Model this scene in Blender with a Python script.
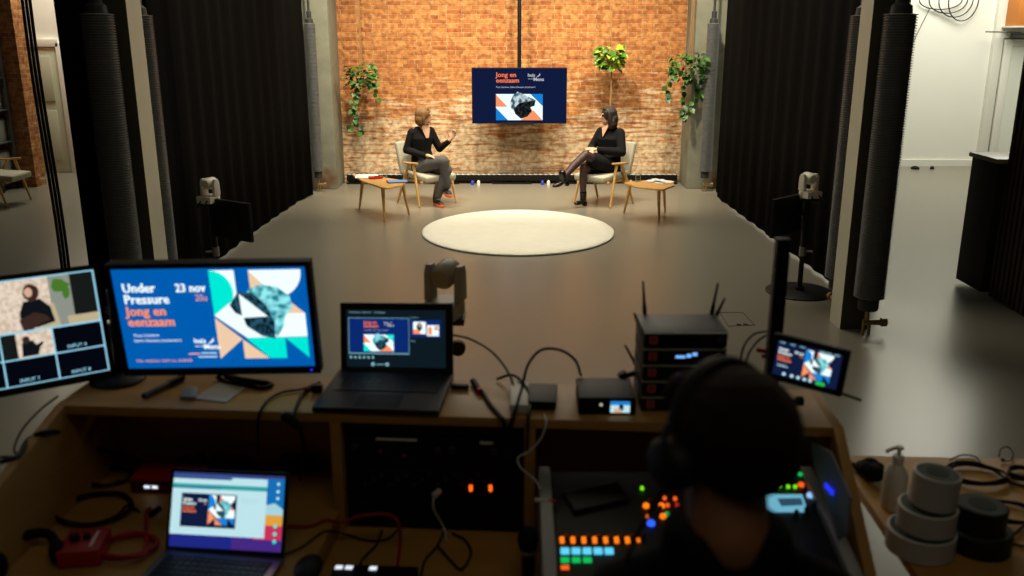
import bpy, bmesh, math, random
from mathutils import Vector, Matrix, Euler
for o in list(bpy.data.objects): bpy.data.objects.remove(o)
S = bpy.context.scene; C = S.collection
V = Vector; PI = math.pi; rad = math.radians
random.seed(7)

# ---------------------------------------------------------------- camera, world, exposure, main lights
FPX = 899.0; TILT = math.atan(255/FPX); CAMZ = 2.2
cd = bpy.data.cameras.new('camera'); cam = bpy.data.objects.new('camera', cd); C.objects.link(cam)
cam.location = (0, 0, CAMZ); cam.rotation_euler = (PI/2 - TILT, 0, 0)
cd.sensor_width = 36; cd.lens = 36*FPX/1024; cd.clip_start = .05
cd.dof.use_dof = True; cd.dof.focus_distance = 11.6; cd.dof.aperture_fstop = 3.0
S.camera = cam
S.view_settings.view_transform = 'Standard'; S.view_settings.look = 'None'
S.view_settings.exposure = 0; S.view_settings.gamma = 1; S.view_settings.use_curve_mapping = False
S.cycles.use_denoising = True
S.cycles.sample_clamp_indirect = 6
w = bpy.data.worlds.new('world'); S.world = w; w.use_nodes = True
w.node_tree.nodes['Background'].inputs[0].default_value = (1, .9, .75, 1)
w.node_tree.nodes['Background'].inputs[1].default_value = .006

def spot(name, loc, tgt, power, col, size=60, blend=.6, radius=.15):
    l = bpy.data.lights.new(name, 'SPOT'); l.energy = power; l.color = col
    l.spot_size = rad(size); l.spot_blend = blend; l.shadow_soft_size = radius
    o = bpy.data.objects.new(name, l); C.objects.link(o); o.location = loc
    o.rotation_euler = (V(tgt) - V(loc)).to_track_quat('-Z', 'Y').to_euler(); return o
def area(name, loc, tgt, power, col, sx, sy):
    l = bpy.data.lights.new(name, 'AREA'); l.energy = power; l.color = col; l.shape = 'RECTANGLE'; l.size = sx; l.size_y = sy
    o = bpy.data.objects.new(name, l); C.objects.link(o); o.location = loc
    o.rotation_euler = (V(tgt) - V(loc)).to_track_quat('-Z', 'Y').to_euler(); return o
WARM = (1, .88, .64)
for i, x in enumerate((-1.9, -.65, .65, 1.9)):
    spot('wall_spot', (x, 11.2, 4.4), (x, 13.65, .3), 530, WARM, 80, .8, .1)
spot('key_spot', (-2.3, 8.6, 4.3), (-.9, 11.8, .7), 300, (1, .90, .72), 42, .7, .12)
spot('key_spot', (2.3, 8.6, 4.3), (1.0, 11.8, .7), 300, (1, .90, .72), 42, .7, .12)
spot('rug_spot', (0, 8.3, 4.4), (0, 10.3, 0), 190, (1, .93, .80), 50, .9, .15)
area('stage_fill', (0, 10.3, 4.6), (0, 10.3, 0), 225, (1, .93, .76), 4.2, 3.2)  # unseen fill added above the stage to brighten its floor
area('house_fill', (0, 5.2, 4.6), (0, 5.0, 0), 14, (1, .92, .68), 5, 1.5)  # unseen dim fill added over the hall to lift the desk
area('house_fill', (.2, .3, 4.4), (0, 1.4, 1.0), 6, (1, .9, .62), 2, 1)  # another added fill, above the camera, for the desk fronts
area('side_room_light', (7.0, 13.2, 4.5), (7.0, 13.6, 0), 230, (1, .97, .82), 2.6, 2.4)
area('side_room_light', (-6.4, 14.1, 4.4), (-6.4, 14.1, 0), 120, (1, .95, .78), 2.0, .6)
area('left_room_light', (-6.3, 10.6, 4.5), (-6.3, 11, 0), 6, (1, .91, .74), 2.5, 2.5)

# ---------------------------------------------------------------- helpers
ct, st = math.cos(TILT), math.sin(TILT)
def P(px, py, z=None, Y=None):
    u = (px-512)/FPX; v = (288-py)/FPX; D = (u, ct+v*st, -st+v*ct)
    s = (z-CAMZ)/D[2] if z is not None else Y/D[1]
    return V((u*s, D[1]*s, CAMZ+D[2]*s))
def Pp(px, py, o, n):                                  # a pixel's ray cut with the plane (o, n)
    u = (px-512)/FPX; v = (288-py)/FPX; D = V((u, ct+v*st, -st+v*ct)); c = V((0, 0, CAMZ))
    return c + D*((o-c).dot(n)/D.dot(n))
WM = {}
def Wof(o): return WM.get(o.name, Matrix.Identity(4))
def tag(o, label=None, cat=None, group=None, kind=None):
    if label: o['label'] = label
    if cat: o['category'] = cat
    if group: o['group'] = group
    if kind: o['kind'] = kind
    return o
def thing(name, label, cat, loc=(0, 0, 0), rz=0, group=None):
    o = bpy.data.objects.new(name, None); C.objects.link(o); o.location = loc; o.rotation_euler = (0, 0, rz)
    o.empty_display_size = .1
    WM[o.name] = Matrix.Translation(V(loc)) @ Matrix.Rotation(rz, 4, 'Z')
    return tag(o, label, cat, group)
def lin(c): return c/12.92 if c <= .04045 else ((c+.055)/1.055)**2.4
def rgb(*c): return tuple(lin(x/255) for x in c) + (1,)

class MB:
    def __init__(s, M=None): s.v = []; s.f = []; s.m = []; s.M = M or Matrix.Identity(4)
    def add(s, vs, fs, mi=0):
        n = len(s.v); s.v += [s.M @ V(p) for p in vs]; s.f += [tuple(n+i for i in f) for f in fs]; s.m += [mi]*len(fs); return s
    def box(s, c, d, mi=0, R=None):
        x, y, z = [k/2 for k in d]
        vs = [V(p) for p in ((-x,-y,-z),(x,-y,-z),(x,y,-z),(-x,y,-z),(-x,-y,z),(x,-y,z),(x,y,z),(-x,y,z))]
        if R is not None: vs = [R @ p for p in vs]
        vs = [p+V(c) for p in vs]
        return s.add(vs, [(3,2,1,0),(4,5,6,7),(0,1,5,4),(1,2,6,5),(2,3,7,6),(3,0,4,7)], mi)
    def bb(s, a, b, mi=0): return s.box([(a[i]+b[i])/2 for i in range(3)], [abs(b[i]-a[i]) for i in range(3)], mi)
    def ring(s, c, ax, r, n, ry=None, up=None):
        ax = V(ax).normalized()
        u = V(up) if up is not None else (V((0,0,1)) if abs(ax.z) < .9 else V((1,0,0)))
        a = u.cross(ax).normalized(); b = ax.cross(a)
        ry = r if ry is None else ry
        return [V(c)+a*r*math.cos(2*PI*k/n)+b*ry*math.sin(2*PI*k/n) for k in range(n)]
    def loft(s, rings, mi=0, cap=True):
        n = len(rings[0]); vs = [p for r in rings for p in r]; fs = []
        for i in range(len(rings)-1):
            for k in range(n):
                a = i*n+k; b = i*n+(k+1) % n; fs.append((a, b, b+n, a+n))
        if cap: fs.append(tuple(range(n-1, -1, -1))); fs.append(tuple((len(rings)-1)*n+k for k in range(n)))
        return s.add(vs, fs, mi)
    def cone(s, a, b, r1, r2=None, n=16, mi=0):
        r2 = r1 if r2 is None else r2; ax = V(b)-V(a)
        return s.loft([s.ring(a, ax, r1, n), s.ring(b, ax, r2, n)], mi)
    def lathe(s, prof, c=(0,0,0), ax=(0,0,1), n=24, mi=0):        # prof: (r, h)
        ax = V(ax).normalized()
        return s.loft([s.ring(V(c)+ax*h, ax, max(r, .0004), n) for r, h in prof], mi)
    def ell(s, c, r, R=None, n=16, m=10, mi=0):
        vs = []; fs = []
        for i in range(1, m):
            t = PI*i/m
            for k in range(n):
                p = 2*PI*k/n; vs.append(V((r[0]*math.sin(t)*math.cos(p), r[1]*math.sin(t)*math.sin(p), r[2]*math.cos(t))))
        vs += [V((0,0,r[2])), V((0,0,-r[2]))]
        if R is not None: vs = [R @ p for p in vs]
        vs = [p+V(c) for p in vs]; T = len(vs)-2
        for i in range(m-2):
            for k in range(n):
                a = i*n+k; b = i*n+(k+1) % n; fs.append((a, a+n, b+n, b))
        for k in range(n):
            fs.append((T, k, (k+1) % n)); q = (m-2)*n; fs.append((T+1, q+(k+1) % n, q+k))
        return s.add(vs, fs, mi)
    def limb(s, pts, rs, n=14, mi=0):
        for i, p in enumerate(pts): s.ell(p, (rs[i],)*3, n=n, m=8, mi=mi)
        for i in range(len(pts)-1): s.cone(pts[i], pts[i+1], rs[i], rs[i+1], n, mi)
        return s
    def tube(s, pts, r, n=8, mi=0, smooth=6):
        pts = [V(p) for p in pts]
        if smooth > 1 and len(pts) > 2:
            q = [pts[0]*2-pts[1]]+pts+[pts[-1]*2-pts[-2]]; out = []
            for i in range(1, len(q)-2):
                for k in range(smooth):
                    t = k/smooth; a, b, c, d = q[i-1:i+3]
                    out.append(.5*((2*b)+(c-a)*t+(2*a-5*b+4*c-d)*t*t+(3*b-a-3*c+d)*t**3))
            pts = out+[pts[-1]]
        rings = []; prev = None
        for i, p in enumerate(pts):
            t = (pts[min(i+1, len(pts)-1)]-pts[max(i-1, 0)])
            if t.length < 1e-7: continue
            t.normalize()
            if prev is None: prev = V((0,0,1)).cross(t) if abs(t.z) < .9 else V((1,0,0)).cross(t)
            a = (prev-t*prev.dot(t)).normalized(); b = t.cross(a); prev = a
            rings.append([p+a*r*math.cos(2*PI*k/n)+b*r*math.sin(2*PI*k/n) for k in range(n)])
        return s.loft(rings, mi)
    def prism(s, pts, vec, mi=0):                                  # polygon of 3-D points swept along vec
        n = len(pts); vec = V(vec); vs = [V(p) for p in pts]+[V(p)+vec for p in pts]
        fs = [tuple(range(n-1, -1, -1)), tuple(range(n, 2*n))]+[(i, (i+1) % n, n+(i+1) % n, n+i) for i in range(n)]
        return s.add(vs, fs, mi)
    def build(s, name, mats, parent=None, world=False, smooth=None, bevel=0, bseg=2, base=None):
        me = bpy.data.meshes.new(name); me.from_pydata([tuple(p) for p in s.v], [], s.f)
        if not isinstance(mats, (list, tuple)): mats = [mats]
        for m in mats: me.materials.append(m)
        me.polygons.foreach_set('material_index', s.m)
        bm = bmesh.new(); bm.from_mesh(me); bmesh.ops.recalc_face_normals(bm, faces=bm.faces)
        if bevel:
            es = [e for e in bm.edges if len(e.link_faces) == 2 and e.calc_face_angle(0) > rad(35)]
            bmesh.ops.bevel(bm, geom=es, offset=bevel, segments=bseg, affect='EDGES', profile=.6, clamp_overlap=True)
        bm.to_mesh(me); bm.free()
        if smooth or (smooth is None and bevel):
            me.polygons.foreach_set('use_smooth', [True]*len(me.polygons)); me.set_sharp_from_angle(angle=rad(smooth if smooth else 40))
        o = bpy.data.objects.new(name, me); C.objects.link(o)
        if parent is not None:
            o.parent = parent; WM[o.name] = Wof(parent)
            if world: me.transform(Wof(parent).inverted())
        else:
            xs = [v.co for v in me.vertices]
            if base is None: base = V((sum(p.x for p in xs)/len(xs), sum(p.y for p in xs)/len(xs), min(p.z for p in xs)))
            me.transform(Matrix.Translation(-V(base))); o.location = base; WM[o.name] = Matrix.Translation(V(base))
        return o
def solo(mb, name, mats, label, cat, group=None, **k): return tag(mb.build(name, mats, **k), label, cat, group)
def struct(mb, name, mats, parent=None, **k):
    o = mb.build(name, mats, parent, **k)
    if parent is None: o['kind'] = 'structure'
    return o
def organic(mb, name, mats, parent, voxel=.008, world=False, it=4, paint=None, fac=.5):
    me = bpy.data.meshes.new('tmp'); me.from_pydata([tuple(p) for p in mb.v], [], mb.f)
    bm = bmesh.new(); bm.from_mesh(me); bmesh.ops.recalc_face_normals(bm, faces=bm.faces); bm.to_mesh(me); bm.free()
    t = bpy.data.objects.new('tmp', me); C.objects.link(t)
    r = t.modifiers.new('r', 'REMESH'); r.mode = 'VOXEL'; r.voxel_size = voxel
    q = t.modifiers.new('s', 'SMOOTH'); q.factor = fac; q.iterations = it
    dg = bpy.context.evaluated_depsgraph_get(); nm = bpy.data.meshes.new_from_object(t.evaluated_get(dg)); nm.name = name
    bpy.data.objects.remove(t); bpy.data.meshes.remove(me)
    nm.materials.clear()
    if not isinstance(mats, (list, tuple)): mats = [mats]
    for m in mats: nm.materials.append(m)
    nm.polygons.foreach_set('use_smooth', [True]*len(nm.polygons))
    if paint:
        for p in nm.polygons:
            k = paint(p.center)
            if k: p.material_index = k
    o = bpy.data.objects.new(name, nm); C.objects.link(o); o.parent = parent; WM[o.name] = Wof(parent)
    if world: nm.transform(Wof(parent).inverted())
    return o
def copy_tree(o, parent=None):
    c = o.copy(); C.objects.link(c); c.parent = parent
    for ch in [x for x in bpy.data.objects if x.parent == o]: copy_tree(ch, c)
    return c
def place(root, loc, rz=0, label=None, group=None):
    r = copy_tree(root); r.location = loc; r.rotation_euler = (0, 0, rz)
    if label: r['label'] = label
    if group: r['group'] = group
    return r

# ---------------------------------------------------------------- materials
def mat(name, col, rough=.6, metal=0, noise=0, nscale=20, bump=0, bscale=60, spec=.5, sheen=0, stretch=None, coat=0):
    m = bpy.data.materials.new(name); m.use_nodes = True; nt = m.node_tree; b = nt.nodes['Principled BSDF']
    b.inputs['Roughness'].default_value = rough; b.inputs['Metallic'].default_value = metal
    b.inputs['Specular IOR Level'].default_value = spec; b.inputs['Sheen Weight'].default_value = sheen; b.inputs['Coat Weight'].default_value = coat
    c = rgb(*col); b.inputs['Base Color'].default_value = c
    tc = nt.nodes.new('ShaderNodeTexCoord'); mp = nt.nodes.new('ShaderNodeMapping'); nt.links.new(tc.outputs['Object'], mp.inputs['Vector'])
    if stretch: mp.inputs['Scale'].default_value = stretch
    nz = nt.nodes.new('ShaderNodeTexNoise'); nz.inputs['Scale'].default_value = nscale; nz.inputs['Detail'].default_value = 5
    nt.links.new(mp.outputs[0], nz.inputs['Vector'])
    mx = nt.nodes.new('ShaderNodeMix'); mx.data_type = 'RGBA'
    mx.inputs['A'].default_value = tuple(x*(1-noise) for x in c[:3])+(1,); mx.inputs['B'].default_value = tuple(min(1, x*(1+noise)) for x in c[:3])+(1,)
    nt.links.new(nz.outputs['Fac'], mx.inputs['Factor']); nt.links.new(mx.outputs['Result'], b.inputs['Base Color'])
    if bump:
        n2 = nt.nodes.new('ShaderNodeTexNoise'); n2.inputs['Scale'].default_value = bscale; n2.inputs['Detail'].default_value = 4
        nt.links.new(mp.outputs[0], n2.inputs['Vector'])
        bp = nt.nodes.new('ShaderNodeBump'); bp.inputs['Strength'].default_value = bump; bp.inputs['Distance'].default_value = .01
        nt.links.new(n2.outputs['Fac'], bp.inputs['Height']); nt.links.new(bp.outputs[0], b.inputs['Normal'])
    return m
def emit(name, col, s=1.0):
    m = bpy.data.materials.new(name); m.use_nodes = True; nt = m.node_tree; nt.nodes.clear()
    e = nt.nodes.new('ShaderNodeEmission'); e.inputs[0].default_value = rgb(*col); e.inputs[1].default_value = s
    o = nt.nodes.new('ShaderNodeOutputMaterial'); nt.links.new(e.outputs[0], o.inputs[0]); return m
def emit_noise(name, cols, scale, s=1.0, lo=.42, hi=.58):
    m = emit(name, cols[0], s); nt = m.node_tree; e = nt.nodes['Emission']
    tc = nt.nodes.new('ShaderNodeTexCoord'); nz = nt.nodes.new('ShaderNodeTexNoise'); nz.inputs['Scale'].default_value = scale; nz.inputs['Detail'].default_value = 4
    cr = nt.nodes.new('ShaderNodeValToRGB'); cr.color_ramp.elements[0].position = lo; cr.color_ramp.elements[1].position = hi
    cr.color_ramp.elements[0].color = rgb(*cols[0]); cr.color_ramp.elements[1].color = rgb(*cols[1])
    nt.links.new(tc.outputs['Object'], nz.inputs['Vector']); nt.links.new(nz.outputs['Fac'], cr.inputs[0]); nt.links.new(cr.outputs[0], e.inputs[0]); return m
def wood(name, c1, c2, rough=.45, axis=0, scale=1.0):
    m = mat(name, c1, rough); nt = m.node_tree; b = nt.nodes['Principled BSDF']
    tc = nt.nodes['Texture Coordinate']; mp = nt.nodes['Mapping']; sc = [14*scale]*3; sc[axis] = 1.2*scale; mp.inputs['Scale'].default_value = sc
    nz = nt.nodes['Noise Texture']; nz.inputs['Scale'].default_value = 1.6; nz.inputs['Detail'].default_value = 8; nz.inputs['Distortion'].default_value = .6
    mx = nt.nodes['Mix']; mx.inputs['A'].default_value = rgb(*c1); mx.inputs['B'].default_value = rgb(*c2)
    return m
M = {}
M['black_plastic'] = mat('black_plastic', (15, 15, 15), .55, spec=.25)
M['black_matte'] = mat('black_matte', (11, 11, 11), .8, spec=.2)
M['black_metal'] = mat('black_metal', (17, 17, 18), .45, .3)
M['rubber'] = mat('rubber', (14, 14, 14), .6, spec=.3)
M['curtain'] = mat('curtain', (10, 9, 8), .95, spec=.05, noise=.2, nscale=8)
M['grey_metal'] = mat('grey_metal', (112, 114, 116), .45, .6)
M['dark_grey'] = mat('dark_grey', (48, 49, 50), .5)
M['silver'] = mat('silver', (150, 150, 150), .35, .7)
M['brass'] = mat('brass', (170, 150, 105), .4, .8)
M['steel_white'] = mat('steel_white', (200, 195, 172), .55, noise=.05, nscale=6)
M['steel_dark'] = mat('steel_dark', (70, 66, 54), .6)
M['white_wall'] = mat('white_wall', (235, 235, 226), .8, noise=.02, nscale=3)
M['white_trim'] = mat('white_trim', (228, 228, 218), .5)
M['ptz_white'] = mat('ptz_white', (226, 218, 200), .45)
M['ptz_grey'] = mat('ptz_grey', (178, 168, 144), .45)
M['glass_dark'] = mat('glass_dark', (8, 8, 9), .3, spec=.25)
M['oak'] = wood('oak', (216, 170, 104), (192, 142, 80), .4, 0)
M['oak_leg'] = wood('oak_leg', (218, 172, 104), (194, 146, 80), .4, 2)
M['ply'] = wood('ply', (200, 152, 76), (168, 120, 54), .5, 0)
M['ply_side'] = wood('ply_side', (194, 146, 70), (160, 112, 50), .5, 1)
M['dark_wood'] = wood('dark_wood', (58, 40, 26), (34, 23, 15), .55, 2)
M['chair_fabric'] = mat('chair_fabric', (176, 170, 150), .9, noise=.1, nscale=60, bump=.2, bscale=200)
M['rug'] = mat('rug', (236, 231, 212), 1, noise=.07, nscale=7, bump=.8, bscale=90, spec=.1)
M['skin'] = mat('skin', (208, 160, 130), .5, noise=.04, nscale=30)
M['skin_dark'] = mat('skin_dark', (150, 98, 68), .55)
M['lip'] = mat('lip', (168, 84, 76), .5)
M['eye'] = mat('eye', (40, 28, 22), .3)
M['blonde'] = mat('blonde_hair', (126, 88, 48), .5, noise=.35, nscale=30, bump=.6, bscale=80, stretch=(6, 6, 1))
M['brunette'] = mat('brown_hair', (36, 21, 15), .45, noise=.35, nscale=30, bump=.6, bscale=80, stretch=(6, 6, 1))
M['operator_hair'] = mat('operator_hair', (50, 34, 22), .8, noise=.5, nscale=25, bump=1, bscale=90, spec=.15, stretch=(5, 5, 1))
M['black_cloth'] = mat('black_cloth', (17, 17, 19), .9, bump=.2, bscale=60, spec=.2)
M['hoodie'] = mat('hoodie', (14, 14, 15), .95, bump=.2, bscale=60, spec=.1)
M['trousers'] = mat('trousers', (86, 84, 82), .9, noise=.25, nscale=60, bump=.2, bscale=80)
M['tights'] = mat('tights', (62, 40, 36), .5, noise=.3, nscale=5)
M['boot'] = mat('boot', (14, 13, 13), .25)
M['sneaker'] = mat('sneaker', (24, 23, 24), .6)
M['sole'] = mat('orange_sole', (235, 112, 62), .5)
M['leaf'] = mat('leaf', (62, 108, 34), .45, noise=.5, nscale=25)
M['leaf_dark'] = mat('leaf_dark', (38, 74, 30), .45, noise=.5, nscale=25)
M['leaf_light'] = mat('leaf_light', (140, 172, 48), .45, noise=.4, nscale=25)
M['rope'] = mat('rope', (150, 112, 70), .9)
M['pot'] = mat('pot', (176, 150, 112), .8)
M['paper'] = mat('paper', (228, 226, 220), .8)
M['red_plastic'] = mat('red_plastic', (176, 30, 26), .45)
M['red_cable'] = mat('red_cable', (170, 24, 20), .5)
M['white_plastic'] = mat('white_plastic', (215, 212, 205), .5)
M['white_tape'] = mat('white_tape', (205, 205, 205), .6)
M['tape_side'] = mat('tape_side', (52, 64, 54), .7)
M['black_tape'] = mat('black_tape', (20, 20, 20), .6)
M['laptop_black'] = mat('laptop_black', (24, 24, 26), .5)
M['laptop_grey'] = mat('laptop_grey', (150, 150, 154), .35, .8)
M['key'] = mat('key', (12, 12, 13), .55)
M['mixer'] = mat('mixer_black', (20, 21, 22), .5)
M['mixer_side'] = mat('mixer_side', (170, 170, 172), .45, .2)
M['highlight_paint'] = mat('highlight_paint', (170, 165, 148), .5)  # pale colour standing in for light on the receiver edges
M['carton'] = mat('carton', (196, 120, 48), .7)
M['crate'] = mat('crate', (150, 150, 142), .5)
def glass(name):
    m = mat(name, (240, 245, 245), .02); b = m.node_tree.nodes['Principled BSDF']; b.inputs['Transmission Weight'].default_value = 1; b.inputs['IOR'].default_value = 1.3; return m
M['glass'] = glass('clear_glass')
# floor: poured grey-brown resin
m = mat('resin_floor', (124, 119, 106), .29, noise=.06, nscale=1.2, bump=.02, bscale=14); M['floor'] = m
# brick
def brick_mat(name, worn=1.0):
    m = bpy.data.materials.new(name); m.use_nodes = True; nt = m.node_tree; b = nt.nodes['Principled BSDF']; L = nt.links.new; N = nt.nodes.new
    b.inputs['Roughness'].default_value = .9; b.inputs['Specular IOR Level'].default_value = .15
    g = N('ShaderNodeNewGeometry'); sp = N('ShaderNodeSeparateXYZ'); L(g.outputs['Position'], sp.inputs[0])
    ad = N('ShaderNodeMath'); ad.operation = 'ADD'; L(sp.outputs['X'], ad.inputs[0]); L(sp.outputs['Y'], ad.inputs[1])
    nd = N('ShaderNodeTexNoise'); nd.inputs['Scale'].default_value = 3.0; nd.inputs['Detail'].default_value = 6; L(g.outputs['Position'], nd.inputs['Vector'])
    sc = N('ShaderNodeMath'); sc.operation = 'MULTIPLY_ADD'; L(nd.outputs['Fac'], sc.inputs[0]); sc.inputs[1].default_value = .03; L(sp.outputs['Z'], sc.inputs[2])
    cb = N('ShaderNodeCombineXYZ'); L(ad.outputs[0], cb.inputs[0]); L(sc.outputs[0], cb.inputs[1])
    bt = N('ShaderNodeTexBrick'); L(cb.outputs[0], bt.inputs['Vector']); bt.inputs['Scale'].default_value = 1
    bt.inputs['Brick Width'].default_value = .22; bt.inputs['Row Height'].default_value = .0635; bt.inputs['Mortar Size'].default_value = .006; bt.inputs['Mortar Smooth'].default_value = .3
    bt.squash = .55; bt.squash_frequency = 2; bt.inputs['Bias'].default_value = -.1
    bt.inputs['Color1'].default_value = rgb(204, 138, 80); bt.inputs['Color2'].default_value = rgb(164, 94, 54); bt.inputs['Mortar'].default_value = rgb(190, 160, 120)
    n1 = N('ShaderNodeTexNoise'); n1.inputs['Scale'].default_value = 9; n1.inputs['Detail'].default_value = 6
    mp = N('ShaderNodeMapping'); mp.inputs['Scale'].default_value = (.35, .35, 3.0); L(g.outputs['Position'], mp.inputs[0]); L(mp.outputs[0], n1.inputs['Vector'])
    h = N('ShaderNodeMapRange'); L(sp.outputs['Z'], h.inputs['Value']); h.inputs['From Min'].default_value = 2.2; h.inputs['From Max'].default_value = .55; h.inputs['To Min'].default_value = -.22; h.inputs['To Max'].default_value = .16*worn
    n3 = N('ShaderNodeTexNoise'); n3.inputs['Scale'].default_value = .9; n3.inputs['Detail'].default_value = 3; L(g.outputs['Position'], n3.inputs['Vector'])
    a1 = N('ShaderNodeMath'); a1.operation = 'ADD'; L(n1.outputs['Fac'], a1.inputs[0]); L(h.outputs[0], a1.inputs[1])
    a3 = N('ShaderNodeMath'); a3.operation = 'MULTIPLY_ADD'; L(n3.outputs['Fac'], a3.inputs[0]); a3.inputs[1].default_value = .35; L(a1.outputs[0], a3.inputs[2])
    cr = N('ShaderNodeValToRGB'); cr.color_ramp.elements[0].position = .70; cr.color_ramp.elements[1].position = .86; L(a3.outputs[0], cr.inputs[0])
    cr.color_ramp.elements[1].color = (.8, .8, .8, 1)
    mx = N('ShaderNodeMix'); mx.data_type = 'RGBA'; L(cr.outputs[0], mx.inputs['Factor']); L(bt.outputs['Color'], mx.inputs['A']); mx.inputs['B'].default_value = rgb(234, 212, 178)
    n2 = N('ShaderNodeTexNoise'); n2.inputs['Scale'].default_value = 14; n2.inputs['Detail'].default_value = 4; L(g.outputs['Position'], n2.inputs['Vector'])
    c2 = N('ShaderNodeValToRGB'); c2.color_ramp.elements[0].position = .3; c2.color_ramp.elements[1].position = .62
    c2.color_ramp.elements[0].color = (.5, .42, .36, 1); c2.color_ramp.elements[1].color = (1.0, 1.0, 1.0, 1); L(n2.outputs['Fac'], c2.inputs[0])
    mu = N('ShaderNodeMix'); mu.data_type = 'RGBA'; mu.blend_type = 'MULTIPLY'; mu.inputs['Factor'].default_value = 1; L(mx.outputs['Result'], mu.inputs['A']); L(c2.outputs[0], mu.inputs['B'])
    L(mu.outputs['Result'], b.inputs['Base Color'])
    sb = N('ShaderNodeMath'); sb.operation = 'MULTIPLY_ADD'; L(bt.outputs['Fac'], sb.inputs[0]); sb.inputs[1].default_value = -1; L(n2.outputs['Fac'], sb.inputs[2])
    bp = N('ShaderNodeBump'); bp.inputs['Strength'].default_value = .9; bp.inputs['Distance'].default_value = .02; L(sb.outputs[0], bp.inputs['Height']); L(bp.outputs[0], b.inputs['Normal'])
    return m
M['brick'] = brick_mat('brick'); M['brick_side'] = brick_mat('brick_side', 0)
# concrete with brown stains
m = mat('concrete', (128, 128, 112), .85, noise=.4, nscale=3.5, bump=.4, bscale=12); M['concrete'] = m
nt = m.node_tree; b = nt.nodes['Principled BSDF']; mx0 = nt.nodes['Mix']
n9 = nt.nodes.new('ShaderNodeTexNoise'); n9.inputs['Scale'].default_value = 1.7; n9.inputs['Detail'].default_value = 6; nt.links.new(nt.nodes['Mapping'].outputs[0], n9.inputs['Vector'])
cr = nt.nodes.new('ShaderNodeValToRGB'); cr.color_ramp.elements[0].position = .56; cr.color_ramp.elements[1].position = .66; nt.links.new(n9.outputs['Fac'], cr.inputs[0])
m9 = nt.nodes.new('ShaderNodeMix'); m9.data_type = 'RGBA'; nt.links.new(cr.outputs[0], m9.inputs['Factor']); nt.links.new(mx0.outputs['Result'], m9.inputs['A']); m9.inputs['B'].default_value = rgb(112, 78, 48)
nt.links.new(m9.outputs['Result'], b.inputs['Base Color'])

# ---------------------------------------------------------------- screen painting
_tc = {}
def text_mesh(t, bold):
    bold *= .5; k = (t, bold)
    if k not in _tc:
        cu = bpy.data.curves.new('t', 'FONT'); cu.body = t; cu.size = 1; cu.offset = bold; cu.resolution_u = 2; cu.space_character = 1.0+bold*1.5
        o = bpy.data.objects.new('t', cu); C.objects.link(o); dg = bpy.context.evaluated_depsgraph_get()
        me = bpy.data.meshes.new_from_object(o.evaluated_get(dg)); _tc[k] = ([tuple(v.co) for v in me.vertices], [tuple(p.vertices) for p in me.polygons])
        bpy.data.objects.remove(o); bpy.data.meshes.remove(me)
    return _tc[k]
class Screen:                      # x 0..16 to the right, y 0..9 down, on the plane given by a matrix (x right, -y towards the viewer, z up), size W x H
    def __init__(s, Mx, W, H, mats, X=16., Yn=9.): s.mb = MB(Mx); s.W = W; s.H = H; s.lay = 0; s.mats = mats; s.X = X; s.Yn = Yn; s.names = list(mats); s.step = .00025
    def pt(s, x, y): return V((-s.W/2+x/s.X*s.W, -s.lay*s.step, s.H/2-y/s.Yn*s.H))
    def mi(s, m):
        return s.names.index(m)
    def poly(s, pts, m): s.lay += 1; s.mb.add([s.pt(*p) for p in pts], [tuple(range(len(pts)))], s.mi(m))
    def rect(s, x0, y0, x1, y1, m): s.poly([(x0,y0),(x1,y0),(x1,y1),(x0,y1)], m)
    def disc(s, x, y, r, m, n=14, a0=0, a1=2*PI): s.poly([(x+r*math.cos(a0+(a1-a0)*k/n), y+r*math.sin(a0+(a1-a0)*k/n)) for k in range(n)], m)
    def text(s, t, x, y, h, m, bold=0.0, wmax=None):
        vs, fs = text_mesh(t, bold); s.lay += 1; sx = h/.72
        w = max(v[0] for v in vs)*sx
        kx = wmax/w if wmax else 1
        s.mb.add([s.pt(x+v[0]*sx*kx, y-v[1]*sx) for v in vs], fs, s.mi(m))
        if bold >= .03: s.mb.add([s.pt(x+.06*h+v[0]*sx*kx, y-v[1]*sx) for v in vs], fs, s.mi(m))
    def build(s, parent, name='display'): return s.mb.build(name, [E[n] for n in s.names], parent, world=True)
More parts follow.
